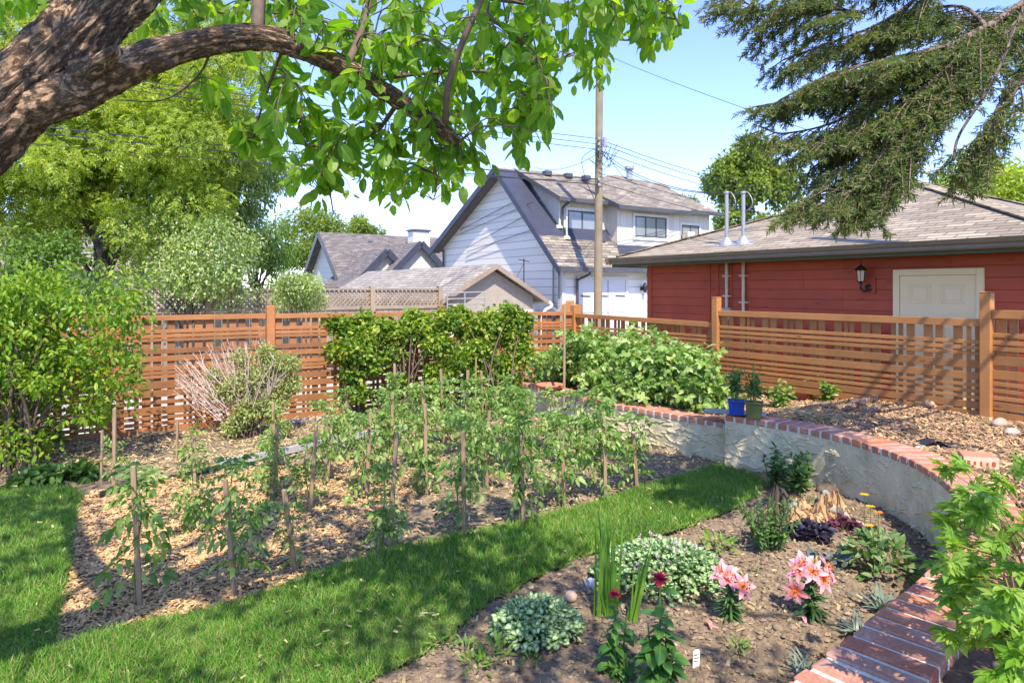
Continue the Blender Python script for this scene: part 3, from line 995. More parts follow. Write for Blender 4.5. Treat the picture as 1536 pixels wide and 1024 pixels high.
# door
def on_wall(px, n=RN):
    o = (px - HX) / F
    Y = n / (Vd[0] * o + Vd[1]); return nm((o * Y, Y))[1], Y
dm1 = on_wall(1342)[0]; dm0 = on_wall(1478)[0]
dtop = H - (403 - HY) / F * on_wall(1410)[1]
mb = MB()
mb.nbox(RN - .035, RN - .0175, dm0 + .085, dm1 - .085, -.1, dtop - .085)
dr = mb.build('door', M['door'], g, bevel=.002)
mb = MB()
dw = dm1 - dm0 - .17
for cz in (dtop - .32, dtop - .95, dtop - 1.62):
    hh = .23 if cz == dtop - .32 else .52
    for s_ in (-1, 1):
        cm = (dm0 + dm1) / 2 + s_ * dw * .215
        if cz != dtop - .32: cz2 = cz + .06
        else: cz2 = cz
        for (q0, q1, r0, r1) in ((-.13, .13, hh / 2 - .022, hh / 2), (-.13, .13, -hh / 2, -hh / 2 + .022), (-.13, -.108, -hh / 2, hh / 2), (.108, .13, -hh / 2, hh / 2)):
            mb.nbox(RN - .045, RN - .034, cm + q0, cm + q1, cz2 + r0, cz2 + r1)
        mb.nbox(RN - .043, RN - .034, cm - .085, cm + .085, cz2 - hh / 2 + .045, cz2 + hh / 2 - .045)
mb.build('panel_moulding', M['door'], dr, bevel=.005)
mb = MB()
mb.nbox(RN - .05, RN - .002, dm0, dm0 + .08, -.1, dtop)
mb.nbox(RN - .05, RN - .002, dm1 - .08, dm1, -.1, dtop)
mb.nbox(RN - .05, RN - .002, dm0 + .08, dm1 - .08, dtop - .08, dtop)
mb.build('door_frame', M['door'], g, bevel=.004)

# lantern on the garage wall
lm, lY = on_wall(1303)
zc = lambda py: H - (py - HY) / F * lY
ln = thing('wall_lantern', 'bronze coach lantern with frosted glass on the red garage wall', 'wall lantern', W(RN - .02, lm, zc(432)))
mb = MB(); mb.nbox(RN - .04, RN - .017, lm - .11, lm + .09, zc(441), zc(417)); mb.build('mount_board', M['red_trim'], ln)
mb = MB()
mb.tube([W(RN - .03, lm - .02, zc(432)), W(RN - .05, lm - .02, zc(432))], [.055, .05], 12)
mb.tube(smooth_path([W(RN - .04, lm - .02, zc(433)), W(RN - .1, lm, zc(437)), W(RN - .16, lm + .02, zc(432)), W(RN - .16, lm + .02, zc(424))], 4), .016, 8)
mb.build('bracket', M['bronze'], ln, smooth=True)
lc = W(RN - .16, lm + .02, 0)
mb = MB(); mb.lathe(lc + A(0, 0, zc(422)), [(.035, 0), (.04, .0), (.055, .15), (.04, .15)], 6)
gm, gnt, gb = new_mat('lantern_glass'); gb.inputs['Base Color'].default_value = (.62, .52, .36, 1); gb.inputs['Roughness'].default_value = .35
mb.build('glass', gm, ln)
mb = MB()
mb.lathe(lc + A(0, 0, zc(424)), [(.02, 0), (.05, .008), (.04, .02), (.03, .02)], 8)
z1 = zc(422) + .15
mb.lathe(lc + A(0, 0, z1), [(.07, -.005), (.085, .0), (.055, .04), (.025, .06), (.012, .075), (.008, .12), (.001, .125)], 8)
for i in range(6):
    a_ = i * math.pi / 3
    mb.bar(lc + A(.04 * math.cos(a_), .04 * math.sin(a_), zc(422)), lc + A(.057 * math.cos(a_), .057 * math.sin(a_), z1), .008, .008)
mb.build('lantern_cage', M['bronze'], ln)

# two service masts with their conduits
def roof_z(n): return ez + (n - en) * (apz - ez) / (apn - en)
for px, lab, box in ((1090, 'galvanised service mast with a meter box below on the red garage, farther along the wall', True), (1115, 'galvanised service mast nearer the lantern on the red garage', False)):
    m_, Y_ = on_wall(px, RN - .06)
    t = thing('service_mast', lab, 'service mast', W(RN - .06, m_, 1.2), 'service masts on the garage roof')
    mb = MB(); rz = roof_z(RN - .06)
    topz = H - (290 - HY) / F * Y_
    mb.tube([W(RN - .06, m_, rz - .05), W(RN - .06, m_, topz)], .03, 10)
    mb.tube([W(RN - .06, m_, topz), W(RN - .06, m_, topz + .03)], [.045, .04], 10)
    mb.build('mast_pipe', M['galv'], t, smooth=False)
    mb = MB(); mb.lathe(W(RN - .06, m_, rz - .02), [(.13, -.02), (.12, .02), (.075, .09), (.045, .13), (.032, .13)], 14)
    mb.obox(W(RN - .06, m_, rz + .003), A(*Ud, 0), unit(A(*Vd, (apz - ez) / (apn - en))), unit(A(*(-Vd * (apz - ez) / (apn - en)), 1)), .3, .34, .012)
    mb.build('flashing', M['galv'], t)
    mb = MB(); mb.tube(smooth_path([W(RN - .06, m_, topz), W(RN - .06, m_ - .07, topz + .015), W(RN - .06, m_ - .15, topz - .08), W(RN - .06, m_ - .17, topz - .2), W(RN - .06, m_ - .06, topz - .3)], 5), .007, 6)
    mb.build('weatherhead_loop', M['galv'], t, smooth=True)
    mb = MB(); mb.tube([W(RN - .06, m_, 0), W(RN - .06, m_, 2.27)], .026, 10)
    mb.build('conduit', M['conduit'], t)
    for z in (2.05, 1.62 if not box else 1.72, 1.2):
        mb = MB(); mb.nbox(RN - .085, RN - .002, m_ - .07, m_ + .07, z - .012, z + .012)
        mb.build('pipe_strap', M['conduit'], t)
    if box:
        mb = MB(); mb.nbox(RN - .12, RN - .002, m_ - .1, m_ + .06, 1.33, 1.53)
        mb.build('meter_box', M['galv'], t, bevel=.006)
mb = MB(); ma, Ya = on_wall(1090, RN - .06); mb2, _ = on_wall(1122, RN - .06)
# the brace between the masts belongs to the first one
zbr = H - (346 - HY) / F * Ya
mb.bar(W(RN - .06, ma + .03, zbr), W(RN - .06, mb2 - .1, zbr + .0), .02, .02)
first = [o for o in SC.objects if o.name == 'service_mast'][0]
mb.build('mast_brace', M['galv'], first)
# ------------------------------------------------------------------ white laneway house across the alley
M['white_siding'] = siding_mat('white_siding', (.80, .76, .69), (.74, .70, .635), .27, line=.07, dark=.45)
M['white_batten'] = siding_mat('white_batten', (.62, .57, .49), (.57, .525, .45), .3, vertical=True, line=.02, dark=.6)
M['white_trim'] = plain('white_trim', (.66, .63, .58), (.60, .58, .54), 4, .5, .05)
M['navy'] = plain('navy_fascia', (.05, .056, .085), (.038, .043, .068), 3, .5, .05)
M['char'] = plain('charcoal_metal', (.085, .085, .095), (.06, .06, .07), 5, .45, .05)
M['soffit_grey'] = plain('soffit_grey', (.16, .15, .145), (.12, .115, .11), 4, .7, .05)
gm, gnt, gb = new_mat('window_glass'); gb.inputs['Base Color'].default_value = (.22, .24, .25, 1); gb.inputs['Roughness'].default_value = .08
gb.inputs['Specular IOR Level'].default_value = .9
M['glass'] = gm
M['door_white'] = plain('garage_door_white', (.62, .62, .65), (.57, .57, .60), 3, .5, .05)

GZ = -.28
N0, N1 = 13.3, 21.6
h = thing('house', 'white laneway house with steep gable, dark rakes and dormer windows across the alley', 'house', W(N0, 20.5, GZ))
prof = [(17.2, GZ), (17.2, 2.55), (20.7, 6.12), (25.5, 3.62), (25.5, GZ)]
mb = MB()
mb.slab([W(N0, m, z) for m, z in prof], .2, A(*Vd, 0))
mb.build('gable_wall', M['white_siding'], h)
mb = MB()
mb.nbox(N0 + .2, N1, 17.2, 17.4, GZ, 2.5)
mb.build('front_wall', M['white_siding'], h)
mb = MB(); mb.nbox(N1 - .2, N1, 17.4, 25.5, GZ, 3.6); mb.nbox(N0 + .2, N1 - .2, 25.3, 25.5, GZ, 3.6)
mb.build('rear_wall', M['white_siding'], h)
mb = MB()
mb.nbox(N0 - .03, N0 - .002, 17.19, 17.34, GZ, 2.55); mb.nbox(N0 - .0301, N0 + .1, 17.17, 17.1895, GZ, 2.5); mb.build('corner_board', M['white_trim'], h)
mb = MB(); mb.nbox(N0 - .03, N0 - .002, 25.38, 25.51, GZ, 3.6); mb.build('corner_board', M['white_trim'], h)
NE = N0 - .42
sl1 = (6.3 - 2.52) / (20.7 - 16.85)
def mz(m): return 2.52 + (m - 16.85) * sl1
mb = MB()
mb.slab([W(NE, 16.85, 2.52), W(N1 + .3, 16.85, 2.52), W(N1 + .3, 20.7, 6.3), W(NE, 20.7, 6.3)], .1)
mb.slab([W(NE, 20.7, 6.3), W(N1 + .3, 20.7, 6.3), W(N1 + .3, 26.0, 3.52), W(NE, 26.0, 3.52)], .1)
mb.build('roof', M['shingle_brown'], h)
mb = MB()
for (ma, za, mb_, zb) in ((16.8, 2.47, 20.7, 6.3), (20.7, 6.3, 26.03, 3.5)):
    mb.slab([W(NE - .04, ma, za + .012), W(NE - .04, mb_, zb + .012), W(NE - .04, mb_, zb - .27), W(NE - .04, ma, za - .22)], .05, A(*Vd, 0))
mb.build('rake_board', M['navy'], h)
mb = MB()
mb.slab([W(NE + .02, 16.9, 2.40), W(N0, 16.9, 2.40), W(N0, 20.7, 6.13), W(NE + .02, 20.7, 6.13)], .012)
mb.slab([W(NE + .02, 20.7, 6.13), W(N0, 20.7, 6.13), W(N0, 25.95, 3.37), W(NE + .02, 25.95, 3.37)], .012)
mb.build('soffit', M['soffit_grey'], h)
mb = MB()
mb.nbox(NE - .04, N1, 16.68, 16.84, 2.38, 2.54)
mb.build('gutter', M['char'], h)

# navy metal strips around the dormers
mb = MB()
lift = A(0, 0, .012)
mb.slab([W(NE + .02, 17.95, mz(17.95)) + lift, W(13.93, 17.95, mz(17.95)) + lift, W(13.93, 20.6, mz(20.6)) + lift, W(NE + .02, 20.6, mz(20.6)) + lift], .02)
mb.build('roof_flashing', M['navy'], h)
mb = MB()
mb.slab([W(13.94, 17.85, mz(17.85)) + lift, W(16.0, 17.85, mz(17.85)) + lift, W(16.2, 18.35, mz(18.35)) + lift, W(13.94, 18.35, mz(18.35)) + lift], .02)
mb.build('roof_flashing', M['navy'], h)
mb = MB()
mb.slab([W(15.9, 17.3, mz(17.3)) + lift, W(19.8, 17.3, mz(17.3)) + lift, W(19.8, 17.78, mz(17.78)) + lift, W(16.15, 17.78, mz(17.78)) + lift], .02)
mb.build('roof_flashing', M['navy'], h)


def window(parent, n0, n1, m, z0, z1, bars=1, frame=M['char'], trim=M['white_trim']):
    mb = MB()
    if trim is not None:
        for q in ((n0 - .1, n1 + .1, z1, z1 + .1), (n0 - .1, n1 + .1, z0 - .12, z0), (n0 - .1, n0, z0, z1), (n1, n1 + .1, z0, z1)):
            mb.nbox(q[0], q[1], m - .04, m - .002, q[2], q[3])
        tr = mb.build('window', trim, parent, bevel=.004)
    else:
        tr = parent
    mb = MB()
    for q in ((n0, n1, z1 - .05, z1), (n0, n1, z0, z0 + .05), (n0, n0 + .05, z0 + .05, z1 - .05), (n1 - .05, n1, z0 + .05, z1 - .05)):
        mb.nbox(q[0] + .001, q[1] - .001, m - .036, m - .004, q[2] + .001, q[3] - .001)
    for b in range(bars):
        x = n0 + (n1 - n0) * (b + 1) / (bars + 1)
        mb.nbox(x - .025, x + .025, m - .034, m - .004, z0 + .05, z1 - .05)
    mb.build('frame', frame, tr)
    mb = MB(); mb.nbox(n0 + .04, n1 - .04, m - .016, m - .003, z0 + .04, z1 - .04)
    mb.build('pane', M['glass'], tr)


def face(px, m):
    o = (px - HX) / F; Y = m / (-.55 * o + .835)
    return nm((o * Y, Y))[0], Y
def fz(py, Y): return H - (py - HY) / F * Y

# dormer
dA, dB, dC = 18.3, 17.72, 18.35
na0 = face(840, dA)[0]; nb0 = face(926, dB)[0]; nb1 = face(1021, dB)[0]; nc1 = face(1064, dC)[0]
mb = MB()
mb.nbox(na0, nb0 + .1, dA, dA + .15, mz(dA) - .3, 4.92)
mb.nbox(nb0, nb1, dB, dB + .15, mz(dB) - .3, 4.72)
mb.nbox(nb0, nb0 + .15, dB + .15, 20.0, 3.2, 4.9); mb.nbox(nb1 - .15, nb1, dB + .15, 20.0, 3.2, 4.9)
mb.slab([W(na0, dA + .15, mz(dA) - .3), W(na0, dA + .15, 4.95), W(na0, 20.6, 6.15), W(na0, 20.6, 5.6)], .15, A(*Vd, 0))
mb.nbox(nb1, nc1, dC, dC + .15, 3.0, 4.9)
mb.nbox(nc1 - .15, nc1, dC + .15, 20.6, 3.0, 5.2)
mb.build('dormer_wall', M['white_batten'], h)
eA, eB = 17.98, 17.4
zA, zB = 4.93, 4.74
mb = MB()
mb.slab([W(na0 - .3, eA, zA), W(nb0 + .25, eA, zA), W(nb0 + .25, 20.75, 6.32), W(na0 - .3, 20.75, 6.32)], .1)
nr = (nb0 + nb1) / 2
npk, Ypk = face(922, 20.6)
pk = W(npk, 20.6, fz(262, Ypk))
nre, Yre = face(1000, 20.6); pr_ = W(nre, 20.6, fz(278, Yre))
mb.slab([W(nb0 - .25, eB, zB), W(nb1 + .3, eB, zB), pr_, pk], .1)
mb.slab([W(nb0 - .25, eB, zB), pk, W(nb0 - .25, 20.9, 5.9)], .1)
mb.slab([W(nb1 + .3, eB, zB), W(nb1 + .3, 20.9, 5.9), pr_], .1)
mb.slab([W(nb1 + .25, 18.05, 4.9), W(nc1 + .35, 18.05, 4.9), W(nc1 + .35, 20.75, 6.2), W(nb1 + .25, 20.75, 6.2)], .1)
mb.build('dormer_roof', M['shingle_brown'], h)
mb = MB()
mb.nbox(na0 - .3, nb0 + .24, eA - .1, eA - .002, zA - .13, zA + .01)
mb.nbox(nb0 - .26, nb1 + .3, eB - .1, eB - .002, zB - .13, zB + .01)
mb.nbox(nb1 + .31, nc1 + .35, 17.95, 18.048, 4.77, 4.91)
mb.slab([W(na0 - .33, eA - .1, zA + .01), W(na0 - .33, 20.75, 6.33), W(na0 - .33, 20.75, 6.18), W(na0 - .33, eA - .1, zA - .14)], .03, A(*Vd, 0))
mb.slab([W(nb0 - .28, eB - .1, zB + .01), W(nb0 - .28, 19.6, 5.75), W(nb0 - .28, 19.6, 5.6), W(nb0 - .28, eB - .1, zB - .14)], .03, A(*Vd, 0))
mb.build('dormer_gutter', M['char'], h)
w0, Y0 = face(851, dA); w1, Y1 = face(894, dA)
window(h, w0, w1, dA, fz(347, Y0), fz(315, Y0), 1)
w0, Y0 = face(952, dB); w1, Y1 = face(999, dB)
window(h, w0, w1, dB, fz(355, Y0), fz(323.5, Y0), 2)
w0, Y0 = face(1022, dC); w1, Y1 = face(1048, dC)
window(h, w0, w1, dC, fz(357, Y0), fz(337, Y0), 1, trim=M['white_trim'])
mb = MB(); mb.nbox(w0 + .05, w0 + .45, dC - .3, dC - .03, fz(357, Y0) + .02, fz(348, Y0)); mb.build('window_air_conditioner', M['white_trim'], h, bevel=.01)
# garage door of the house
d0, Yd = face(869, 17.2); d1, _ = face(937, 17.2)
zt_ = fz(420, Yd)
mb = MB(); mb.nbox(d0, d1, 17.165, 17.198, GZ, zt_)
gd = mb.build('garage_door', M['door_white'], h)
mb = MB()
for z in (zt_ - .55, zt_ - 1.1, zt_ - 1.65): mb.nbox(d0 + .02, d1 - .02, 17.160, 17.164, z, z + .015)
mb.nbox((d0 + d1) / 2 + .2, (d0 + d1) / 2 + .225, 17.158, 17.164, GZ, zt_)
mb.build('panel_grooves', M['soffit_grey'], gd)
for x in (d0 + .0, d1 - .45, (d0 + d1) / 2 - .25):
    mb = MB(); mb.bar(W(x, 17.15, zt_ - .52), W(x + .42, 17.15, zt_ - .54), .01, .04); mb.build('strap_hinge', M['char'], gd)
mb = MB()
mb.nbox(d0 - .12, d0 - .0, 17.14, 17.198, GZ, zt_ + .13); mb.nbox(d1, d1 + .12, 17.14, 17.198, GZ, zt_ + .13); mb.nbox(d0, d1, 17.14, 17.198, zt_, zt_ + .13)
mb.build('door_casing', M['white_trim'], h)
x0, Yx = face(853, 17.2)
xa, _ = face(840, dA); xb, _ = face(952, 17.2)
for pth in (smooth_path([W(x0 + .55, 16.75, 2.4), W(x0 + .5, 16.8, 2.28), W(x0 + .3, 17.08, 2.12), W(x0 + .3, 17.12, 1.9), W(x0 + .3, 17.12, GZ)], 4),
            smooth_path([W(xa + .12, 17.9, 4.8), W(xa + .05, 18.15, 4.65), W(xa + .05, 18.22, 4.5), W(xa + .05, 18.22, 3.6)], 4),
            smooth_path([W(xb + .2, 16.75, 2.4), W(xb + .3, 16.85, 2.25), W(xb + .75, 17.1, 2.05), W(xb + .75, 17.12, GZ)], 4),
            [W(N0 - .08, 25.4, 3.5), W(N0 - .08, 25.4, 3.2), W(N0 - .06, 25.35, GZ)]):
    mb = MB(); mb.tube(pth, .045, 6); mb.build('downspout', M['char'], h)
for px, top_, bot in ((839, 305, 357), (850, 333, 373)):
    o = (px - HX) / F; n_ = 14.0; Yp = n_ / (Vd[0] * o + Vd[1]); p = A(o * Yp, Yp, 0)
    mm = nm(p)[1]
    zb2 = mz(mm)
    mb = MB(); mb.tube([p + A(0, 0, zb2 - .02), p + A(0, 0, zb2 + (.9 if px == 839 else .75))], .028, 6)
    mb.lathe(p + A(0, 0, zb2), [(.14, -.03), (.12, .05), (.04, .1), (.03, .1)], 8)
    mb.build('vent_pipe', M['white_trim'], h)
for n_, mm in ((14.8, 20.3), (15.8, 20.3), (16.7, 20.3)):
    z_ = 6.33 - .48 * (20.7 - mm) + .03
    mb = MB(); mb.nbox(n_, n_ + .3, mm - .15, mm + .12, z_ - .1, z_ + .1); mb.build('roof_vent', M['char'], h, bevel=.02)
mb = MB(); mb.nbox(15.35, 15.65, 17.75, 17.95, mz(17.85) - .05, mz(17.85) + .22)
mb.build('roof_vent', M['char'], h, bevel=.02)
mb = MB()
pv = W(nr + 1.4, 20.3, 6.3)
mb.tube([pv, pv + A(0, 0, .42)], .13, 10); mb.tube([pv + A(0, 0, .44), pv + A(0, 0, .56)], [.2, .2], 10)
mb.build('chimney_flue', M['galv'], h)
mb = MB()
for m_, r_ in ((17.62, .035), (17.33, .03)):
    mb.tube([W(N0 - .07, m_, GZ), W(N0 - .07, m_, 2.6)], r_, 6)
mb.nbox(N0 - .17, N0 - .032, 17.5, 17.85, .8, 1.25)
mb.lathe(W(N0 - .16, 17.3, 1.05), [(.02, -.12), (.11, -.1), (.12, .1), (.02, .12)], 10)
mb.build('utility_meter', M['galv'], h)
ls, Yl = face(962, 17.2)
mb = MB(); zl = fz(432, Yl)
mb.nbox(ls - .05, ls + .05, 17.12, 17.198, zl - .08, zl + .05); mb.lathe(W(ls, 17.02, zl - .15), [(.03, 0), (.07, .05), (.08, .22), (.1, .23), (.02, .33)], 6)
mb.build('wall_lamp', M['bronze'], h)

# ------------------------------------------------------------------ grey stucco shed across the alley
M['shed_stucco'] = plain('shed_stucco', (.36, .31, .25), (.28, .24, .195), 12, .95, .3)
sh = thing('shed', 'low grey stucco shed with shingled gable roof across the alley', 'shed', W(10.2, 20, GZ))
sm0 = 16.6
pr = [(8.75, 1.58), (10.22, 2.42), (11.7, 1.58)]
mb = MB(); mb.slab([W(8.75, sm0, 1.2), W(8.75, sm0, 1.6), W(10.22, sm0, 2.40), W(11.7, sm0, 1.6), W(11.7, sm0, 1.2)], .15, A(*Ud, 0))
mb.build('gable_wall', M['shed_stucco'], sh)
mb = MB(); mb.nbox(8.75, 11.7, sm0 + .001, sm0 + .15, GZ, 1.2); mb.nbox(8.75, 8.9, sm0 + .15, 26.2, GZ, 1.6); mb.nbox(11.55, 11.7, sm0 + .15, 26.2, GZ, 1.6)
mb.build('wall', M['white_trim'], sh)
k_ = (2.42 - 1.58) / 1.47
mb = MB()
mb.slab([W(8.4, sm0 - .28, 1.58 - .35 * k_ + .12), W(10.22, sm0 - .28, 2.54), W(10.22, 26.4, 2.54), W(8.4, 26.4, 1.58 - .35 * k_ + .12)], .06)
mb.slab([W(12.05, sm0 - .28, 1.58 - .35 * k_ + .12), W(12.05, 26.4, 1.58 - .35 * k_ + .12), W(10.22, 26.4, 2.54), W(10.22, sm0 - .28, 2.54)], .06)
mb.build('roof', M['shingle_grey'], sh)
mb = MB()
for (a, za, b, zb) in ((8.36, 1.58 - .37 * k_ + .13, 10.22, 2.552), (10.22, 2.552, 12.09, 1.58 - .37 * k_ + .13)):
    mb.slab([W(a, sm0 - .31, za), W(b, sm0 - .31, zb), W(b, sm0 - .31, zb - .15), W(a, sm0 - .31, za - .15)], .03, A(*Ud, 0))
mb.build('rake_board', M['grey_wood'], sh)
mb = MB(); mb.tube([W(12.1, sm0 - .3, 1.42), W(12.1, 26, 1.42)], .06, 6); mb.tube(smooth_path([W(12.1, sm0 - .3, 1.42), W(12.15, sm0 - .35, 1.3), W(11.95, sm0 - .2, 1.1), W(11.9, sm0 - .1, .4)], 4), .05, 6)
mb.build('gutter', M['white_trim'], sh)
mb = MB(); mb.tube([W(11.5, sm0 + .2, 2.0), W(11.5, sm0 + .2, 2.75)], .02, 5); mb.tube([W(11.2, sm0 + .2, 2.1), W(11.5, sm0 + .2, 2.62)], .012, 5); mb.tube([W(11.3, sm0 + .2, 2.72), W(11.7, sm0 + .2, 2.66)], .012, 5)
mb.build('aerial', M['bronze'], sh)

# ------------------------------------------------------------------ lattice-topped fence along the far side of the alley
lf = thing('lattice_fence', 'weathered grey fence topped with diagonal lattice beyond the alley', 'fence', W(4, 16.3, GZ))
ln0, ln1, lmm = 0.6, 8.45, 16.35
zt1, zt0 = 1.80, 1.40
mb = MB()
x = ln0
while x < ln1:
    mb.nbox(x, x + .135, lmm, lmm + .02, GZ, zt0 - .1); x += .15
mb.build('board_panel', M['grey_wood'], lf)
mb = MB()
hh = zt1 - zt0; x = ln0 - hh
while x < ln1:
    for s_ in (0, 1):
        a0, a1 = (x, x + hh)
        q0, q1 = max(a0, ln0), min(a1, ln1)
        if q1 - q0 > .05:
            t0, t1 = (q0 - x) / hh, (q1 - x) / hh
            za, zb = (zt0 + hh * t0, zt0 + hh * t1) if s_ == 0 else (zt1 - hh * t0, zt1 - hh * t1)
            mb.bar(W(q0, lmm + .01 + .012 * s_, za), W(q1, lmm + .01 + .012 * s_, zb), .011, .045, up=(0, 0, 1))
    x += .115
mb.build('lattice_panel', M['grey_wood'], lf)
mb = MB()
mb.nbox(ln0, ln1, lmm - .04, lmm + .06, zt1, zt1 + .045); mb.nbox(ln0, ln1, lmm - .035, lmm + .055, zt0 - .09, zt0)
mb.build('rail', M['grey_wood'], lf)
for x in (ln0, 2.55, 4.5, 6.45, 8.4):
    mb = MB(); mb.nbox(x - .06, x + .06, lmm - .06, lmm + .08, GZ, zt1 + .1); mb.build('post', M['grey_wood'], lf)
wr = thing('wire_gate', 'grey pipe gate with thin rails beside the stucco shed', 'gate', W(9, 16.2, GZ))
mb = MB()
for z in (1.72, 1.55, 1.4, 1.2, .6): mb.tube([W(8.55, 16.2, z), W(9.75, 16.2, z + .02)], .018, 6)
for x in (8.55, 9.1, 9.75): mb.tube([W(x, 16.2, GZ), W(x, 16.2, 1.74)], .022, 6)
mb.build('gate_rails', M['galv'], wr)
mb = MB()
for i in range(5): mb.nbox(12.35 + i * .16, 12.5 + i * .16, 16.0, 16.02, GZ, 1.35 + (.12 if i in (1, 2) else .0))
tag(mb.build('wood_gate', M['cedar_side'], loc=W(12.7, 16, GZ)), 'short orange wooden gate between the shed and the white house', 'gate')

# ------------------------------------------------------------------ house with the dark roof farther along
fh = thing('house', 'distant cream house with dark shingle roof, small twin gables and white chimney', 'house', A(-7, 40, 0))
Yf = 40.0
def Q(px, py, Y): return P(px, py, Y)
def dirs(p, du, s): return p + A(*(du * s), 0)
M['cream'] = siding_mat('cream_siding', (.66, .62, .56), (.60, .565, .515), .3, line=.05, dark=.7)
# main block: gable end faces the camera side, ridge runs along v
pkx = Q(478, 348, 38)
half = 4.6; rise = pkx[2] - 1.3
e0 = pkx - A(*(Ud * half), rise - 0); e1 = pkx + A(*(Ud * half), -rise)
Lr = 9.5
vv_ = A(*Vd, 0)
mb = MB()
mb.slab([e0 + vv_ * .4, pkx + vv_ * .4 - A(0, 0, .1), e1 + vv_ * .4, e1 * A(1, 1, 0) + vv_ * .4 - A(0, 0, .3), e0 * A(1, 1, 0) + vv_ * .4 - A(0, 0, .3)], .2, vv_)
mb.build('gable_wall', M['cream'], fh)
mb = MB(); b0 = e0 + vv_ * .4 + A(*(Ud * .3), 0); b1 = b0 + vv_ * Lr
mb.slab([b0, b1, b1 * A(1, 1, 0), b0 * A(1, 1, 0)], .2, A(*Ud, 0)); mb.build('wall', M['cream'], fh)
mb = MB()
mb.slab([e0 - A(0, 0, .2) - A(*(Ud * .2), 0), e0 - A(0, 0, .2) - A(*(Ud * .2), 0) + vv_ * Lr, pkx + vv_ * Lr, pkx], .15)
mb.slab([pkx, pkx + vv_ * Lr, e1 + vv_ * Lr, e1], .15)
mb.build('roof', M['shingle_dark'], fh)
mb = MB()
for a, b in ((e0 - A(0, 0, .2) - A(*(Ud * .2), 0), pkx), (pkx, e1)):
    mb.bar(a - vv_ * .03 - A(0, 0, .1), b - vv_ * .03 - A(0, 0, .1), .06, .3)
mb.build('rake_board', M['char'], fh)
for px, py, wd, bat in ((581, 374, 1.9, True), (632, 362, 2.1, True)):
    pk2 = Q(px, py, 33.5)
    hw = wd; rs = wd * 1.0
    l = pk2 - A(*(Vd * hw), rs); r = pk2 + A(*(Vd * hw), -rs)
    bk = A(*(Ud * 4.6), 0)
    mb = MB()
    mb.slab([l, pk2, pk2 + bk, l + bk], .1); mb.slab([pk2, r, r + bk, pk2 + bk], .1)
    rf = mb.build('gable_roof', M['shingle_dark'], fh)
    mb = MB(); s_ = A(*(Ud * .25), 0)
    mb.slab([l + s_, pk2 + s_ - A(0, 0, .12), r + s_, r * A(1, 1, 0) + s_, l * A(1, 1, 0) + s_], .15, A(*Ud, 0))
    mb.build('dormer_wall', M['white_batten'], fh)
    mb = MB()
    for a, b in ((l, pk2), (pk2, r)): mb.bar(a - A(*(Ud * .03), .08), b - A(*(Ud * .03), .08), .06, .3)
    mb.build('rake_board', M['navy'], rf)
ch = Q(628, 380, 36)
mb = MB(); mb.obox(ch + A(0, 0, .1), A(*Vd, 0), A(*Ud, 0), A(0, 0, 1), .95, .7, 2.2)
cc = mb.build('chimney', M['white_siding'], fh)
mb = MB(); mb.obox(ch + A(0, 0, 1.22), A(*Vd, 0), A(*Ud, 0), A(0, 0, 1), 1.1, .85, .1); mb.build('chimney_cap', M['char'], cc)
for f_ in (.3, .55, .85):
    p = pkx + vv_ * Lr * f_ - A(*(Ud * .5), .6)
    mb = MB(); mb.obox(p, A(*Vd, 0), A(*Ud, 0), A(0, 0, 1), .3, .3, .3); mb.build('roof_vent', M['char'], fh)
mb = MB(); p = pkx + vv_ * Lr * .38 - A(*(Ud * 1.6), 1.6); mb.tube([p, p + A(0, 0, .9)], .07, 6)
mb.build('vent_pipe', M['char'], fh)
# pale house behind the left trees
lh = thing('house', 'pale sided house glimpsed between the trees behind the lattice fence', 'house', W(-1, 27, 0))
mb = MB(); mb.nbox(-9, 3.0, 25, 31, GZ, 2.6); mb.build('wall', M['cream'], lh)
mb = MB(); mb.slab([W(-9.4, 24.6, 2.55), W(3.4, 24.6, 2.55), W(3.4, 28, 4.1), W(-9.4, 28, 4.1)], .15); mb.build('roof', M['shingle_grey'], lh)

# ------------------------------------------------------------------ power pole and wires
M['pole'] = wood_mat('pole_wood', (.29, .235, .15), (.19, .15, .09), .1, 3, .85, (20, .6, 1))
M['wire'] = plain('wire', (.035, .035, .04), (.03, .03, .035), 5, .6, 0)
pX = (897 - HX) / F
YP = 15.6 / (-.55 * pX + .835)
PB = A(pX * YP, YP, 0)
pole = thing('utility_pole', 'tall weathered wooden utility pole carrying wires above the alley', 'utility pole', PB + A(0, 0, GZ))
mb = MB()
pts = [PB + A(0, 0, z) for z in np.linspace(GZ, 11.2, 12)]
for p in pts: p[0] += .006 * (p[2] - 1.2)
mb.tube(pts, interp_r([.135, .10], 12), 14)
mb.build('post', M['pole'], pole)
def pz(py): return H - (py - HY) / F * YP
mb = MB()
for py in (211, 219, 227, 271, 279):
    mb.tube([PB + A(.0, -.12, pz(py)), PB + A(.0, -.26, pz(py))], .03, 6); mb.lathe(PB + A(0, -.24, pz(py) - .05), [(.02, 0), (.05, .02), (.05, .08), (.02, .1)], 8)
mb.tube([PB + A(.2, -.13, pz(222)), PB + A(.2, -.13, pz(208))], .06, 8)
mb.build('insulator', M['galv'], pole)
mb = MB()
for i in range(8):
    a0 = PB + A(-.1 + rng.normal() * .15, -.18, pz(213 + rng.random() * 30)); a1 = PB + A(.25 + rng.random() * .5, -.2, pz(215 + rng.random() * 35))
    mid = (a0 + a1) / 2 + A(0, 0, -.15 - .3 * rng.random())
    mb.tube(smooth_path([a0, mid, a1], 5), .009, 4, cap=False)
a0 = PB + A(-.15, -.15, pz(225))
mb.tube(smooth_path([a0, a0 + A(-.35, 0, -.3), a0 + A(-.25, 0, -.9), PB + A(-.12, -.1, pz(300))], 6), .01, 4)
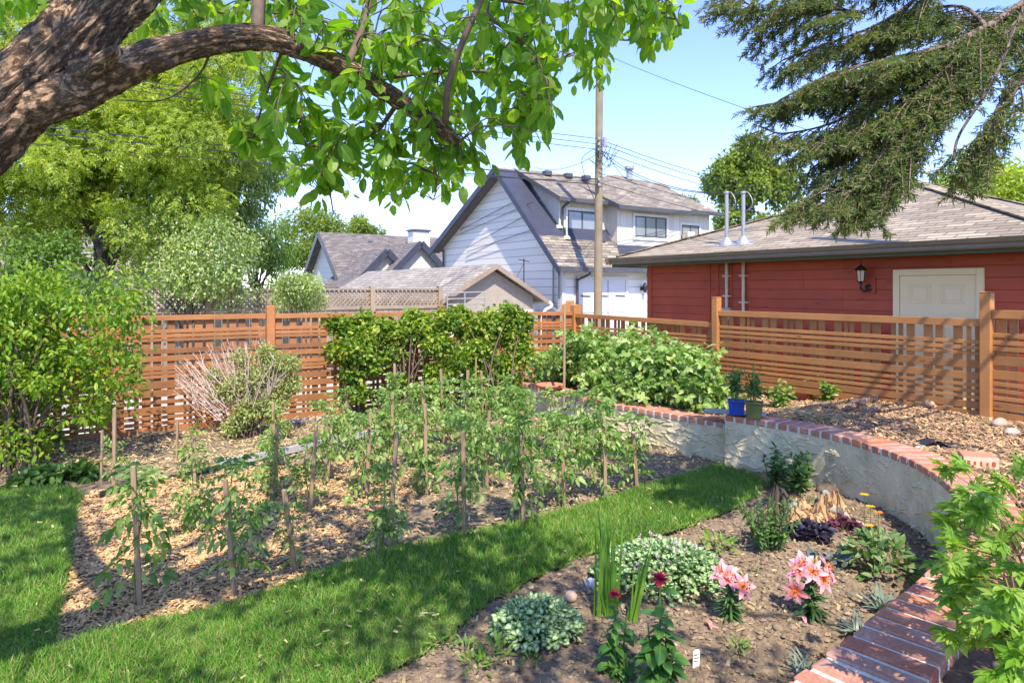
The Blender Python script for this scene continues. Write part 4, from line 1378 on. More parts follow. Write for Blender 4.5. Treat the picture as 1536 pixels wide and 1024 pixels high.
mb.build('jumper_wires', M['wire'], pole)


def cable(label, pts, r=.011, group=None, name='wire_or_shadow'):
    m = MB(); m.tube(smooth_path(pts, 8), r, 5)
    return tag(m.build(name, M['wire'], loc=pts[0]), label, 'wire', group)


def sag(a, b, s):
    return [a, (a * .75 + b * .25) - A(0, 0, s * .75), (a + b) / 2 - A(0, 0, s), (a * .25 + b * .75) - A(0, 0, s * .75), b]


for i, (py, yl) in enumerate(((211, 'topmost'), (219, 'middle'), (227, 'lowest'))):
    a = PB + A(0, -.24, pz(py)); far = a - A(*(Vd * 34), 0) + A(0, 0, .15 * i)
    cable(yl + ' of the three upper wires running from the pole towards the apple tree', sag(a, far, .35), .010)
for i, (py, nm_) in enumerate(((271, 'upper thick cable crossing before the white gable towards the tall trees'), (279, 'lower thick cable crossing before the white gable towards the tall trees'), (275, 'thin slack wire between the two cables crossing the white gable'))):
    a = PB + A(0, -.24, pz(py)); far = a - A(*(Vd * 34), 0) + A(0, 0, .1 * i)
    cable(nm_, sag(a, far, .25 + .35 * (i == 2)), .017 if i < 2 else .010)
for i, (py, px1, py1, t) in enumerate(((212, 1200, 290, 'topmost'), (218, 1195, 297, 'second'), (228, 1190, 304, 'third'), (262, 1240, 330, 'fourth'), (276, 1250, 350, 'lowest'))):
    a = PB + A(0, -.24, pz(py)); b = P(px1, py1, 30)
    cable(t + ' of the wires running from the pole towards the green tree behind the garage', sag(a, b, .25), .011)
mt = [W(RN - .06, on_wall(px, RN - .06)[0], H - (292 - HY) / F * on_wall(px, RN - .06)[1]) for px in (1090, 1115)]
cable('service wire from the pole to the farther mast on the red garage', sag(PB + A(0, -.24, pz(225)), mt[0], .3), .009)
cable('service wire from the pole to the mast nearer the lantern', sag(PB + A(0, -.24, pz(230)), mt[1], .35), .009)
cable('high wire crossing the open sky from the pole top to the spruce', sag(PB + A(0, -.1, pz(80)), P(1330, 233, 13), .1), .007)
cable('single wire rising from the distant dark roof to the pole', sag(P(560, 345, 34), P(700, 235, 20), .05), .010)
cable('service drop from the pole to the white house ridge', sag(PB + A(0, -.24, pz(232)), W(14.6, 20.6, 6.4), .25), .010)
cable('service drop from the pole to the flue side of the white house', sag(PB + A(.2, -.2, pz(228)), W(nr + 1.2, 19.6, 6.0), .25), .010)
for i, (x0, y0, x1, y1, t) in enumerate(((690, 345, 776, 300, 'uppermost'), (688, 352, 800, 303, 'second'), (700, 372, 798, 318, 'third'), (700, 378, 812, 340, 'lowest'))):  # dark strands laid over the siding in place of cast wire shadows
    def ong(px, py):
        o = (px - HX) / F; Y = (N0 - .1) / (Vd[0] * o + Vd[1]); return A(o * Y, Y, H - (py - HY) / F * Y)
    cable(t + ' of the dark strands standing in for wire shadows slanting across the white gable', [ong(x0, y0), ong(x1, y1)], .012)
p2 = thing('utility_pole', 'distant wooden pole rising behind the peak of the garage roof', 'utility pole', P(1362, 432, 30) + A(0, 0, -2))
mb = MB(); q = P(1362, 432, 30); mb.tube([A(q[0], 30, -.3), A(q[0], 30, 7.6)], .13, 8); mb.build('post', M['pole'], p2)
mb = MB(); mb.bar(A(q[0] - .1, 29.85, 7.1), A(q[0] + .9, 29.85, 7.0), .06, .08); mb.build('crossarm', M['pole'], p2)
# ------------------------------------------------------------------ leaf materials
M['apple_leaf'] = leaf_mat('apple_leaf', [(.10, .235, .028), (.135, .285, .035), (.18, .335, .045), (.25, .39, .07)], .66, .4, (1.6, 1.6, .35), vein=True)
M['apple_bark'] = bark_mat('apple_bark', [(.13, .085, .055), (.30, .19, .115), (.46, .29, .175), (.56, .40, .27)], 16, (1.6, .7, 1), .8, .008, 'UV', .10, .35)
def apple_bark():
    m, nt, b = new_mat('apple_bark')
    v = coord(nt, 'UV', (42, 15, 1))
    n1 = node(nt, 'ShaderNodeTexNoise', Scale=1.0, Detail=7, Roughness=.66, Distortion=.5); nt.links.new(v, n1.inputs['Vector'])
    n2 = node(nt, 'ShaderNodeTexNoise', Scale=2.3, Detail=8, Roughness=.7, Distortion=.6); nt.links.new(v, n2.inputs['Vector'])
    n3 = noise_tex(nt, coord(nt, 'Object'), 5, 4)
    col = ramp(nt, n2.outputs['Fac'], [(.28, (.09, .06, .04)), (.43, (.26, .16, .095)), (.56, (.44, .27, .16)), (.74, (.62, .45, .31))])
    col = mixc(nt, ramp(nt, n3, [(.46, (0, 0, 0)), (.66, (.6, .6, .6))]), col, (.11, .09, .05))
    crack = ramp(nt, n1.outputs['Fac'], [(.38, (1, 1, 1)), (.46, (.05, .05, .05)), (.50, (.05, .05, .05)), (.56, (1, 1, 1))])
    col = mixc(nt, 1.0, col, ramp(nt, crack, [(0, (.16, .14, .13)), (.7, (1, 1, 1))]), 'MULTIPLY')
    nt.links.new(col, b.inputs['Base Color']); b.inputs['Roughness'].default_value = .9
    ad = node(nt, 'ShaderNodeMath', operation='MULTIPLY_ADD'); nt.links.new(n2.outputs['Fac'], ad.inputs[0]); ad.inputs[1].default_value = .6; nt.links.new(crack, ad.inputs[2])
    bump(nt, b, ad.outputs[0], .9, .012)
    return m


M['apple_bark'] = apple_bark()
M['twig'] = plain('twig', (.16, .11, .08), (.09, .06, .045), 30, .85, .2)
M['spruce_needle'] = leaf_mat('spruce_needle', [(.10, .17, .05), (.14, .21, .06), (.18, .235, .08), (.26, .21, .12)], .4, .5, (1.1, 1.2, .6), clump=2.5)
M['spruce_bark'] = bark_mat('spruce_bark', [(.11, .08, .06), (.19, .135, .10), (.26, .19, .15)], 14, (1, 1, .5), .8, .02)
M['ash_leaf'] = leaf_mat('ash_leaf', [(.23, .36, .045), (.31, .44, .06), (.40, .51, .10), (.50, .57, .20)], .58, .5, (1.4, 1.3, .4), clump=.9)
M['ash_leaf_far'] = leaf_mat('far_leaf', [(.15, .24, .05), (.20, .30, .06), (.26, .35, .08), (.32, .38, .12)], .5, .5, (1.3, 1.25, .5), clump=.6)
M['silver_leaf'] = leaf_mat('silver_leaf', [(.18, .30, .075), (.26, .38, .10), (.35, .45, .15), (.50, .55, .32)], .35, .5, (1.2, 1.2, .6), clump=1.2)
M['dark_leaf'] = leaf_mat('dark_leaf', [(.09, .18, .035), (.13, .24, .045), (.18, .29, .06)], .4, .5, (1.2, 1.2, .5), clump=1.2)
M['cherry_leaf'] = leaf_mat('cherry_leaf', [(.10, .23, .028), (.16, .31, .035), (.25, .40, .05), (.38, .48, .08)], .52, .42, (1.5, 1.4, .35), clump=1.3)
M['lilac_leaf'] = leaf_mat('lilac_leaf', [(.09, .20, .03), (.15, .28, .04), (.26, .38, .06), (.42, .48, .10)], .48, .4, (1.4, 1.35, .4), clump=2.2)
M['grey_leaf'] = leaf_mat('pale_bush_leaf', [(.24, .32, .09), (.34, .40, .13), (.46, .50, .22)], .4, .5, (1.2, 1.2, .5))
M['dead_twig'] = plain('dead_twig', (.62, .50, .43), (.45, .34, .29), 20, .9, .1, isl=.3)
M['rasp_leaf'] = leaf_mat('raspberry_leaf', [(.12, .25, .045), (.19, .33, .07), (.29, .43, .12), (.44, .53, .24)], .4, .42, (1.3, 1.3, .45), clump=3)
M['tomato_leaf'] = leaf_mat('tomato_leaf', [(.11, .23, .055), (.17, .31, .075), (.25, .40, .11), (.40, .50, .21)], .48, .42, (1.4, 1.35, .4), clump=6)
M['tomato_stem'] = plain('tomato_stem', (.14, .22, .06), (.10, .15, .05), 30, .6, .1)
M['green_stem'] = plain('green_stem', (.10, .18, .04), (.07, .12, .03), 30, .6, .1)
M['ground_leaf'] = leaf_mat('ground_leaf', [(.06, .15, .03), (.10, .20, .04), (.16, .27, .06)], .35, .45)
M['ash_bark'] = bark_mat('tree_bark', [(.10, .085, .07), (.2, .165, .135)], 10, (1, 1, .3), .6)


def crown(mb, clusters, size, tpl, droop=.5, shell=.55):
    """leaves in clumps: clusters = (centre, radii, number)"""
    for c, r, k in clusters:
        d = rdir(k); rad = (shell + (1 - shell) * rng.random(k)) ** .8 * (1 + .22 * rng.normal(size=k))
        p = np.asarray(c) + d * rad[:, None] * np.asarray(r)
        Y = d * .7 + rdir(k) * .8; Y[:, 2] -= droop
        N = rdir(k) * .8; N[:, 2] += 1
        mb.scatter(tpl, p, Y, N, size * (.6 + .75 * rng.random(k)))


def rand_clusters(c, R, n, r, k, flat=.75, low=-.6):
    """clusters through an ellipsoid volume, uneven in size"""
    out = []
    while len(out) < n:
        d = rng.normal(size=3); d = d / np.linalg.norm(d) * rng.random() ** .45
        if d[2] < low: continue
        s = r * (.55 + .8 * rng.random())
        out.append((np.asarray(c) + d * np.asarray(R), A(s, s, s * flat), int(k * (s / r) ** 2)))
    return out


def tree(name, label, cat, base, h_trunk, r_trunk, clusters, size, tpl, leaf, bark, group=None, lean=(0, 0), droop=.5, limbs=12):
    t = thing(name, label, cat, base, group)
    base = np.asarray(base, float)
    top = base + A(lean[0], lean[1], h_trunk)
    mb = MB()
    mb.tube(smooth_path([base - A(0, 0, .1), base + (top - base) * .5 + A(.06, 0, 0), top], 5), interp_r([r_trunk * 1.25, r_trunk * .9, r_trunk * .6], 11), 9, rough=.12)
    pick = rng.permutation(len(clusters))[:limbs]
    for i in pick:
        c = np.asarray(clusters[i][0]); s = base + (top - base) * (.45 + .5 * rng.random())
        mid = (s + c) / 2 + A(0, 0, .1 * np.linalg.norm(c - s))
        mb.tube(smooth_path([s, mid, c], 4), interp_r([r_trunk * .32, r_trunk * .16, r_trunk * .05], 9), 5)
    mb.build('trunk', bark, t, smooth=True)
    mb = MB(); crown(mb, clusters, size, tpl, droop)
    mb.build('crown', leaf, t)
    return t


# ------------------------------------------------------------------ old apple tree in the near corner
ap_base = A(-3.0, 1.75, 0)
at = thing('apple_tree', 'old apple tree with a rough leaning trunk and an arching limb over the garden', 'tree', ap_base)
mb = MB()
trunk = smooth_path([ap_base - A(0, 0, .1), A(-2.75, 1.85, .9), A(-2.35, 2.0, 1.75), P(-70, 225, 2.15), P(60, 110, 2.25), P(150, 15, 2.35), P(235, -80, 2.5), P(300, -260, 2.8), P(330, -480, 3.1)], 8)
tq_, _ = resample(trunk, .014); mb.tube(tq_, interp_r([.23, .19, .170, .162, .13, .105, .096, .085, .06], len(tq_)), 96, uv=True, ridge=.020)
limb_px = [(40, 165, 2.2, .085), (110, 140, 2.22, .085), (190, 100, 2.25, .078), (290, 68, 2.3, .060), (390, 56, 2.35, .055), (480, 84, 2.4, .05), (560, 128, 2.45, .047), (630, 172, 2.5, .043), (668, 198, 2.52, .036), (686, 216, 2.54, .024)]
limb = smooth_path([P(a, b, c) for a, b, c, _ in limb_px], 7)
lr = interp_r([q[3] for q in limb_px], len(limb))
lq_, _ = resample(limb, .011); mb.tube(lq_, interp_r([q[3] * .78 for q in limb_px], len(lq_)), 64, uv=True, ridge=.009)
mb.tube(smooth_path([P(-50, 215, 2.15), P(-130, 110, 2.25), P(-220, -10, 2.4), P(-300, -220, 2.8)], 5), interp_r([.11, .10, .08, .05], 16), 16, rough=.1, uv=True)
for (px, py, r) in ((125, 98, .03), (255, 95, .02), (450, 70, .018)):
    mb.lump(P(px, py, 2.2), r, (1, .6, .7), .3)
mb.tube(smooth_path([P(120, 112, 2.2), P(150, 96, 2.15), P(176, 76, 2.1)], 6), interp_r([.045, .03, .018], 13), 24, uv=True, ridge=.006)
mb.build('trunk', M['apple_bark'], at, smooth=True)

sec = []   # secondary branches, drawn and used to hang twigs on
def sb(pts, r0, r1):
    p = smooth_path([P(*q) for q in pts], 6); sec.append((p, interp_r([r0, r1], len(p))))
sb([(386, 50, 2.35), (390, -20, 2.4), (400, -120, 2.6)], .024, .02)
sb([(668, 185, 2.45), (672, 130, 2.35), (695, 60, 2.3), (722, 0, 2.3), (750, -80, 2.3)], .012, .010)
sb([(520, 100, 2.4), (545, 40, 2.5), (560, -40, 2.6)], .016, .01)
sb([(390, -60, 2.5), (520, -30, 2.7), (680, -10, 2.9), (850, 10, 3.1), (1000, 20, 3.3)], .022, .008)
sb([(560, 120, 2.45), (640, 110, 2.7), (740, 110, 2.9), (800, 150, 3.0)], .011, .005)
sb([(600, 150, 2.5), (560, 200, 2.6), (500, 220, 2.7), (440, 215, 2.75)], .010, .004)
sb([(640, 170, 2.5), (660, 210, 2.7), (650, 260, 2.8)], .008, .003)
sb([(500, 220, 2.75), (494, 270, 2.8), (500, 322, 2.8)], .006, .0025)
sb([(430, 60, 2.4), (410, 110, 2.5), (390, 170, 2.6), (375, 215, 2.65)], .008, .003)
sb([(320, 60, 2.35), (300, 110, 2.5), (245, 150, 2.6), (170, 150, 2.7)], .006, .002)
sb([(720, 20, 2.4), (780, 60, 2.6), (830, 130, 2.8)], .008, .003)
sb([(850, 10, 3.1), (900, 50, 3.2), (950, 60, 3.25), (1010, 40, 3.3)], .008, .003)
sb([(560, 60, 2.5), (480, 30, 2.7), (420, 20, 2.9), (300, 20, 3.1)], .008, .004)
sb([(560, 80, 2.5), (640, 60, 3.0), (720, 60, 3.4), (830, 90, 3.7), (900, 60, 4.0)], .010, .004)
sb([(230, -60, 2.5), (200, -20, 2.8), (120, -10, 3.1), (20, 20, 3.4)], .010, .004)
sb([(640, 205, 2.7), (650, 240, 3.3), (655, 275, 3.9), (650, 300, 4.1)], .007, .002)
sb([(500, 220, 2.75), (485, 250, 3.4), (480, 285, 4.0)], .006, .002)
sb([(730, -20, 2.35), (850, -40, 2.6), (980, -20, 2.7), (1020, 40, 2.75)], .010, .004)
mb = MB()
for p, r in sec: mb.tube(p, r, 6, rough=.15)
SP = np.concatenate([p for p, r in sec] + [limb[14:]])
zones = [  # px, py, rx, ry, depth0, depth1, twigs
    (620, 20, 230, 60, 2.2, 3.3, 66), (860, 10, 150, 45, 2.4, 3.4, 40), (560, 150, 150, 60, 2.3, 3.0, 46), (740, 130, 90, 80, 2.4, 3.2, 42),
    (470, 205, 60, 30, 2.5, 2.9, 9), (640, 230, 90, 40, 2.5, 2.9, 20), (790, 190, 25, 25, 2.8, 3.0, 4), (975, 30, 60, 28, 2.6, 3.2, 14), (385, 205, 35, 20, 2.6, 2.8, 5),
    (430, 110, 50, 50, 2.4, 2.9, 10), (500, 270, 22, 35, 2.7, 2.9, 4), (330, 5, 150, 30, 2.6, 3.4, 18), (110, -10, 150, 35, 2.8, 3.6, 22), (850, 80, 60, 40, 3.2, 3.9, 14), (300, 130, 80, 30, 2.5, 2.8, 3), (640, 262, 70, 28, 3.5, 4.2, 22), (480, 262, 50, 32, 3.5, 4.1, 14), (560, 240, 50, 20, 3.2, 3.8, 10)]
lp, ly, ln_, ls_ = [], [], [], []
for (px, py, rx, ry, d0, d1, k) in zones:
    for _ in range(k):
        a = rng.random() * 6.283; rr = rng.random() ** .5
        tgt = P(px + rx * rr * math.cos(a), py + ry * rr * math.sin(a), d0 + (d1 - d0) * rng.random())
        dd = np.linalg.norm(SP - tgt, axis=1); j = int(np.argmin(dd)); s = SP[j]
        if dd[j] > .45: s = tgt + (s - tgt) / dd[j] * .45
        mid = (s + tgt) / 2 + A(0, 0, .04) + rng.normal(size=3) * .03
        tw = smooth_path([s, mid, tgt, tgt + (tgt - mid) * .25 - A(0, 0, .05)], 4)
        mb.tube(tw, interp_r([.0035, .0014], len(tw)), 4, cap=False)
        n_l = rng.integers(7, 13)
        for q in range(n_l):
            u = .25 + .75 * q / n_l
            ii = min(len(tw) - 2, int(u * (len(tw) - 1)))
            p = tw[ii] + (tw[ii + 1] - tw[ii]) * rng.random()
            t_ = unit(tw[ii + 1] - tw[ii])
            y_ = unit(t_ * .5 + rng.normal(size=3) * .65 + A(0, 0, -.55))
            lp.append(p + y_ * .018); ly.append(y_); ln_.append(rng.normal(size=3) * .6 + A(0, 0, 1)); ls_.append(.042 + .052 * rng.random() ** 1.3)
hi_l = [[P(330, -480, 3.1), A(-.9, 2.2, 4.6), A(.2, 1.2, 4.8), A(1.4, .5, 4.8), A(2.8, .2, 4.7)], [P(300, -260, 2.8), A(-1.5, 1.6, 4.4), A(-1.8, .6, 4.7), A(-1.4, -.4, 4.7)], [A(.2, 1.2, 4.8), A(.9, .0, 4.9), A(1.2, -.8, 4.9)]]  # unseen limbs added to carry the shading crown
for l_ in hi_l:
    l_ = smooth_path(l_, 6); mb.tube(l_, interp_r([.055, .015], len(l_)), 7, rough=.1)
mb.build('branches', M['twig'], at, smooth=True)
mb = MB()
mb.scatter(leaf_oval(.56, .07, .18), np.array(lp), np.array(ly), np.array(ln_), np.array(ls_))
# unseen crown above and behind the view, added to shade lawn and flower bed
hi = rand_clusters(A(1.0, .35, 4.9), A(2.7, 1.3, .5), 15, .40, 130) + rand_clusters(A(-1.9, .9, 4.7), A(1.2, 1.3, .6), 6, .38, 130)
hi2 = rand_clusters(A(-3.4, 2.2, 4.4), A(1.2, 1.2, .9), 10, .42, 130)
crown(mb, hi + hi2, .085, leaf_oval(.56, .07, .18), .6, .2)
mb.build('foliage', M['apple_leaf'], at)

# ------------------------------------------------------------------ spruce whose limbs hang in from the side
sp_base = A(5.6, 4.75, .45)
st = thing('spruce_tree', 'drooping spruce limbs hanging in front of the garage roof from a trunk beside the fence', 'tree', sp_base)
mb = MB()
mb.tube([sp_base - A(0, 0, .2), sp_base + A(0, 0, 3), sp_base + A(.05, 0, 9)], [.19, .16, .05], 12, rough=.1)
SY = 4.6
def spx(l): return [P(a, b, c) for a, b, c in l]
limbs_ = [
    ([sp_base + A(0, 0, 4.2), *spx([(1620, -40, 4.4), (1480, 40, 4.2), (1360, 100, 4.3), (1240, 140, 4.5), (1135, 160, 4.6)])], .035, 1.0),
    ([sp_base + A(0, 0, 4.8), *spx([(1560, -130, 4.4), (1400, -60, 4.4), (1240, -15, 4.5), (1080, 2, 4.6)])], .03, .8),
    ([sp_base + A(0, 0, 4.0), *spx([(1600, -10, 4.2), (1480, 90, 4.0), (1380, 190, 4.0), (1320, 260, 4.05), (1250, 300, 4.1), (1190, 312, 4.15)])], .035, .7),
    ([*spx([(1380, 190, 4.0), (1335, 240, 4.0), (1300, 285, 4.05), (1298, 312, 4.05)])], .014, .6),
    ([sp_base + A(0, 0, 3.6), *spx([(1640, 20, 3.9), (1560, 90, 3.7), (1500, 170, 3.7), (1450, 245, 3.75)])], .025, .5),
    ([*spx([(1480, 40, 4.2), (1390, 120, 4.4), (1300, 190, 4.5), (1215, 255, 4.6)])], .02, 1.0),
    ([*spx([(1360, 100, 4.3), (1270, 175, 4.4), (1180, 200, 4.5), (1140, 190, 4.5)])], .014, .9),
    ([*spx([(1420, -40, 4.4), (1330, 30, 4.5), (1230, 70, 4.6), (1175, 90, 4.6)])], .016, .9),
    ([*spx([(1480, 40, 4.2), (1440, 10, 4.5), (1370, 20, 4.8), (1280, 60, 5.0)])], .016, 1.0),
    ([*spx([(1470, 60, 4.1), (1400, 120, 4.1), (1330, 170, 4.2), (1260, 200, 4.3), (1200, 225, 4.4)])], .016, 1.0),
    ([*spx([(1420, 70, 4.2), (1330, 90, 4.3), (1250, 110, 4.4), (1170, 150, 4.5)])], .016, 1.0),
    ([*spx([(1420, 130, 4.0), (1350, 200, 4.1), (1290, 240, 4.2), (1230, 265, 4.3)])], .014, 1.0),
    ([*spx([(1380, 190, 4.0), (1300, 280, 4.1), (1240, 285, 4.1), (1200, 300, 4.2)])], .012, .9),
    ([*spx([(1520, 120, 3.7), (1480, 190, 3.75), (1455, 220, 3.8), (1462, 240, 3.8)])], .012, .6),
    ([*spx([(1300, 20, 4.5), (1220, 10, 4.6), (1140, 15, 4.7), (1090, -20, 4.7)])], .012, 1.0),
    ([sp_base + A(0, 0, 4.4), *spx([(1640, -60, 4.8), (1560, 0, 5.0), (1490, 50, 5.1), (1440, 110, 5.2)])], .02, .35),
]
TW = []       # twigs that carry needles
bare = MB()
for li, (pts, r0, dens) in enumerate(limbs_):
    p = smooth_path(pts, 8); bare.tube(p, interp_r([r0, r0 * .5, .006], len(p)), 7, rough=.1)
    q, L = resample(p, .029)
    for i in range(int(len(q) * .28) if np.linalg.norm(pts[0] - sp_base) > .1 and pts[0][0] > 5 else 0, len(q)):
        if rng.random() > dens * .95: continue
        t_ = unit(q[min(i + 1, len(q) - 1)] - q[max(i - 1, 0)])
        side = unit(np.cross(t_, A(0, 0, 1))) * (1 if i % 2 else -1)
        f = i / len(q); Ls = (.40 * (1 - f) + .18) * (.6 + .6 * rng.random())
        dirn = unit(t_ * .75 + side * .8 + A(0, 0, -.25 - .35 * rng.random()) + rng.normal(size=3) * .12)
        e = q[i] + dirn * Ls - A(0, 0, .12 * Ls)
        tw = smooth_path([q[i], q[i] + dirn * Ls * .5, e], 4)
        bare.tube(tw, interp_r([.005, .0025], len(tw)), 4, cap=False)
        TW.append((q[i] + (e - q[i]) * .25, e))
        ns = int(Ls / .045)
        for s in range(1, ns):
            b = q[i] + (e - q[i]) * (s / ns)
            sd2 = unit(np.cross(dirn, A(0, 0, 1))) * (1 if s % 2 else -1)
            dd = unit(dirn * .8 + sd2 * .75 + A(0, 0, -.3) + rng.normal(size=3) * .15)
            l2 = (.15 * (1 - s / ns) + .055) * (.6 + .7 * rng.random())
            TW.append((b, b + dd * l2))
bare.tube(smooth_path(spx([(1536, 10, 3.6), (1490, 120, 3.6), (1440, 200, 3.7), (1430, 240, 3.7)]), 5), .008, 5)
bare.tube(smooth_path(spx([(1560, 20, 5.2), (1450, 70, 5.0), (1400, 100, 4.9), (1370, 160, 4.9)]), 5), .010, 5)
bare.build('branches', M['spruce_bark'], st, smooth=True)
mb.build('trunk', M['spruce_bark'], st, smooth=True)
a = np.array([t[0] for t in TW]); b = np.array([t[1] for t in TW]); L = np.linalg.norm(b - a, axis=1)
cnt = np.maximum(6, (L / .0025).astype(int)); idx = np.repeat(np.arange(len(TW)), cnt)
u = rng.random(len(idx)); ax = unit(b - a)[idx]
r_ = rdir(len(idx)); r_ = unit(r_ - ax * (r_ * ax).sum(1)[:, None])
pp = a[idx] + (b - a)[idx] * u[:, None]
keepn = rng.random(len(idx)) < .78
NEED = (np.array([(-.085, 0, 0), (.085, 0, 0), (.06, 1, 0), (-.06, 1, 0)]), [(0, 1, 2, 3)], np.array([(0, 0), (1, 0), (1, 1), (0, 1)]))
mb = MB(); mb.scatter(NEED, pp[keepn], (r_ * .8 + ax * .75)[keepn], rdir(keepn.sum()), .026 + .014 * rng.random(keepn.sum()))
mb.build('needles', M['spruce_needle'], st)

# ------------------------------------------------------------------ trees beyond the fences
def px_cl(lst):
    return [(P(a, b, c), A(r, r, r * .8) * s, k) for a, b, c, r, s, k in lst]


cl = rand_clusters(P(130, 250, 15.5), A(3.7, 2.6, 3.4), 110, .62, 270) + rand_clusters(P(60, 60, 15), A(3.6, 2.4, 2.3), 34, .7, 270) + rand_clusters(P(290, 110, 15.2), A(2.0, 1.8, 2.3), 34, .55, 230)
tree('ash_tree', 'tall yellow green leafy tree filling the sky above the back fence', 'tree', P(150, 560, 15.5) * A(1, 1, 0) + A(0, 0, GZ), 4.2, .22, cl, .19, leaf_pinnate(3, .5, .42, .3, leaf_diamond(.42, .1, .45, .2)), M['ash_leaf'], M['ash_bark'], 'trees beyond the back fence', limbs=22)
cl = rand_clusters(P(345, 250, 18), A(1.5, 1.5, 2.2), 34, .55, 420)
tree('spruce_tree', 'grey green drooping evergreen beside the pale house, at the edge of the yellow tree', 'tree', P(350, 560, 18) * A(1, 1, 0) + A(0, 0, GZ), 5.2, .18, cl + [(P(410, 268, 18), A(.35, .35, .3), 250), (P(392, 300, 18), A(.4, .4, .35), 300), (P(370, 330, 18), A(.5, .4, .5), 350)], .17, NARROW, M['silver_leaf'], M['ash_bark'], 'trees beyond the back fence', droop=1.2)
cl = rand_clusters(P(280, 390, 14.5), A(1.5, 1.0, 1.05), 34, .5, 420)
tree('flowering_bush', 'pale flecked tall bush leaning over the lattice fence under the yellow tree', 'bush', P(280, 560, 14.5) * A(1, 1, 0) + A(0, 0, GZ), 1.9, .08, cl, .085, leaf_diamond(.5), M['silver_leaf'], M['ash_bark'], 'bushes along the alley')
cl = rand_clusters(P(90, 430, 13), A(1.7, .9, 1.0), 30, .42, 260)
tree('dark_bush', 'deep green bush in the shade under the yellow tree beyond the fence', 'bush', P(90, 560, 13) * A(1, 1, 0) + A(0, 0, GZ), 1.5, .08, cl, .11, leaf_diamond(.5), M['dark_leaf'], M['ash_bark'], 'bushes along the alley')
cl = rand_clusters(P(440, 437, 15), A(.72, .6, .42), 20, .27, 330)
tree('silver_bush', 'small silvery leaved bush in front of the lattice fence beside the stucco shed', 'bush', P(440, 600, 15) * A(1, 1, 0) + A(0, 0, GZ), 1.4, .05, cl, .075, leaf_diamond(.45), M['silver_leaf'], M['ash_bark'], 'bushes along the alley')
cl = rand_clusters(P(385, 372, 22), A(1.4, 1.2, .85), 20, .5, 300)
tree('brown_conifer', 'low brownish evergreen above the lattice fence by the distant house', 'tree', P(385, 520, 22) * A(1, 1, 0) + A(0, 0, GZ), 2.4, .15, cl, .16, NARROW, M['dark_leaf'], M['ash_bark'], 'trees beyond the back fence', droop=1.3)
for (px, py, Y, rx, rz, n, lab, l) in ((470, 360, 52, 3.6, 2.3, 34, 'round pale green tree standing behind the distant dark roof', 'ash_leaf_far'), (548, 345, 60, 2.2, 1.1, 14, 'low tree top just showing over the distant dark roof', 'ash_leaf_far'),
                                       (1118, 285, 36, 2.3, 3.2, 46, 'upright green tree rising behind the red garage roof', 'ash_leaf_far'), (1012, 305, 50, 1.6, .8, 8, 'small tree top behind the white house eave', 'ash_leaf_far'),
                                       (1500, 292, 24, 2.6, 1.1, 30, 'sunlit yellow green tree beyond the garage hip roof', 'ash_leaf')):
    cl = rand_clusters(P(px, py, Y), A(rx, rx * .8, rz), n, rx * .28, 420, low=-1)
    if px == 1118:
        cl += [(P(1125, 225, 36), A(.55, .5, .9), 350), (P(1150, 250, 36), A(.6, .5, .6), 300), (P(1085, 262, 36), A(.6, .5, .7), 300), (P(1170, 300, 36), A(.8, .6, .6), 300)]
    tree('leafy_tree', lab, 'tree', P(px, 470, Y) * A(1, 1, 0) + A(0, 0, GZ), max(2, P(px, py, Y)[2] + .3), .2, cl, .24 if Y > 30 else .17, DIAM, M[l], M['ash_bark'], 'trees beyond the roofs')
# a row of far trees closing the horizon
for i in range(16):
    px = -500 + i * 160 + rng.normal() * 30; Y = 85 + rng.random() * 20
    hgt_ = 3.2 + 1.6 * rng.random()
    c0 = A((px - HX) / F * Y, Y, hgt_ * .55)
    cl = rand_clusters(c0, A(6, 4, hgt_ * .55), 12, 2.0, 180, low=-1)
    tree('far_tree', 'far green tree on the horizon behind the houses', 'tree', c0 * A(1, 1, 0) + A(0, 0, -.3), hgt_ * .7, .25, cl, .75, DIAM, M['ash_leaf_far'], M['ash_bark'], 'far trees on the horizon', limbs=4)


# ------------------------------------------------------------------ shrubs inside the garden
def shrub(name, label, cat, base, stems, clusters, size, tpl, leaf, bark, r=.014, group=None, droop=.3, shell=.35, mult=1):
    t = thing(name, label, cat, base, group); base = np.asarray(base, float)
    clusters = [(c, r, int(k * mult)) for c, r, k in clusters]
    mb = MB()
    for i in range(stems):
        c = np.asarray(clusters[i % len(clusters)][0])
        s = base + A(rng.normal() * .09, rng.normal() * .09, -.05)
        mid = s + (c - s) * .5 + A(-(c - s)[0] * .15, -(c - s)[1] * .15, .12) + rng.normal(size=3) * .03
        p = smooth_path([s, mid, c], 5); mb.tube(p, interp_r([r, r * .35], len(p)), 5, rough=.15)
        for _ in range(2):
            j = rng.integers(4, len(p) - 2); e = p[j] + unit(rng.normal(size=3) + A(0, 0, .8)) * .25
            mb.tube([p[j], (p[j] + e) / 2 + rng.normal(size=3) * .02, e], [r * .35, r * .25, r * .1], 4, cap=False)
    mb.build('stems', bark, t, smooth=True)
    mb = MB(); crown(mb, clusters, size, tpl, droop, shell); mb.build('foliage', leaf, t)
    return t


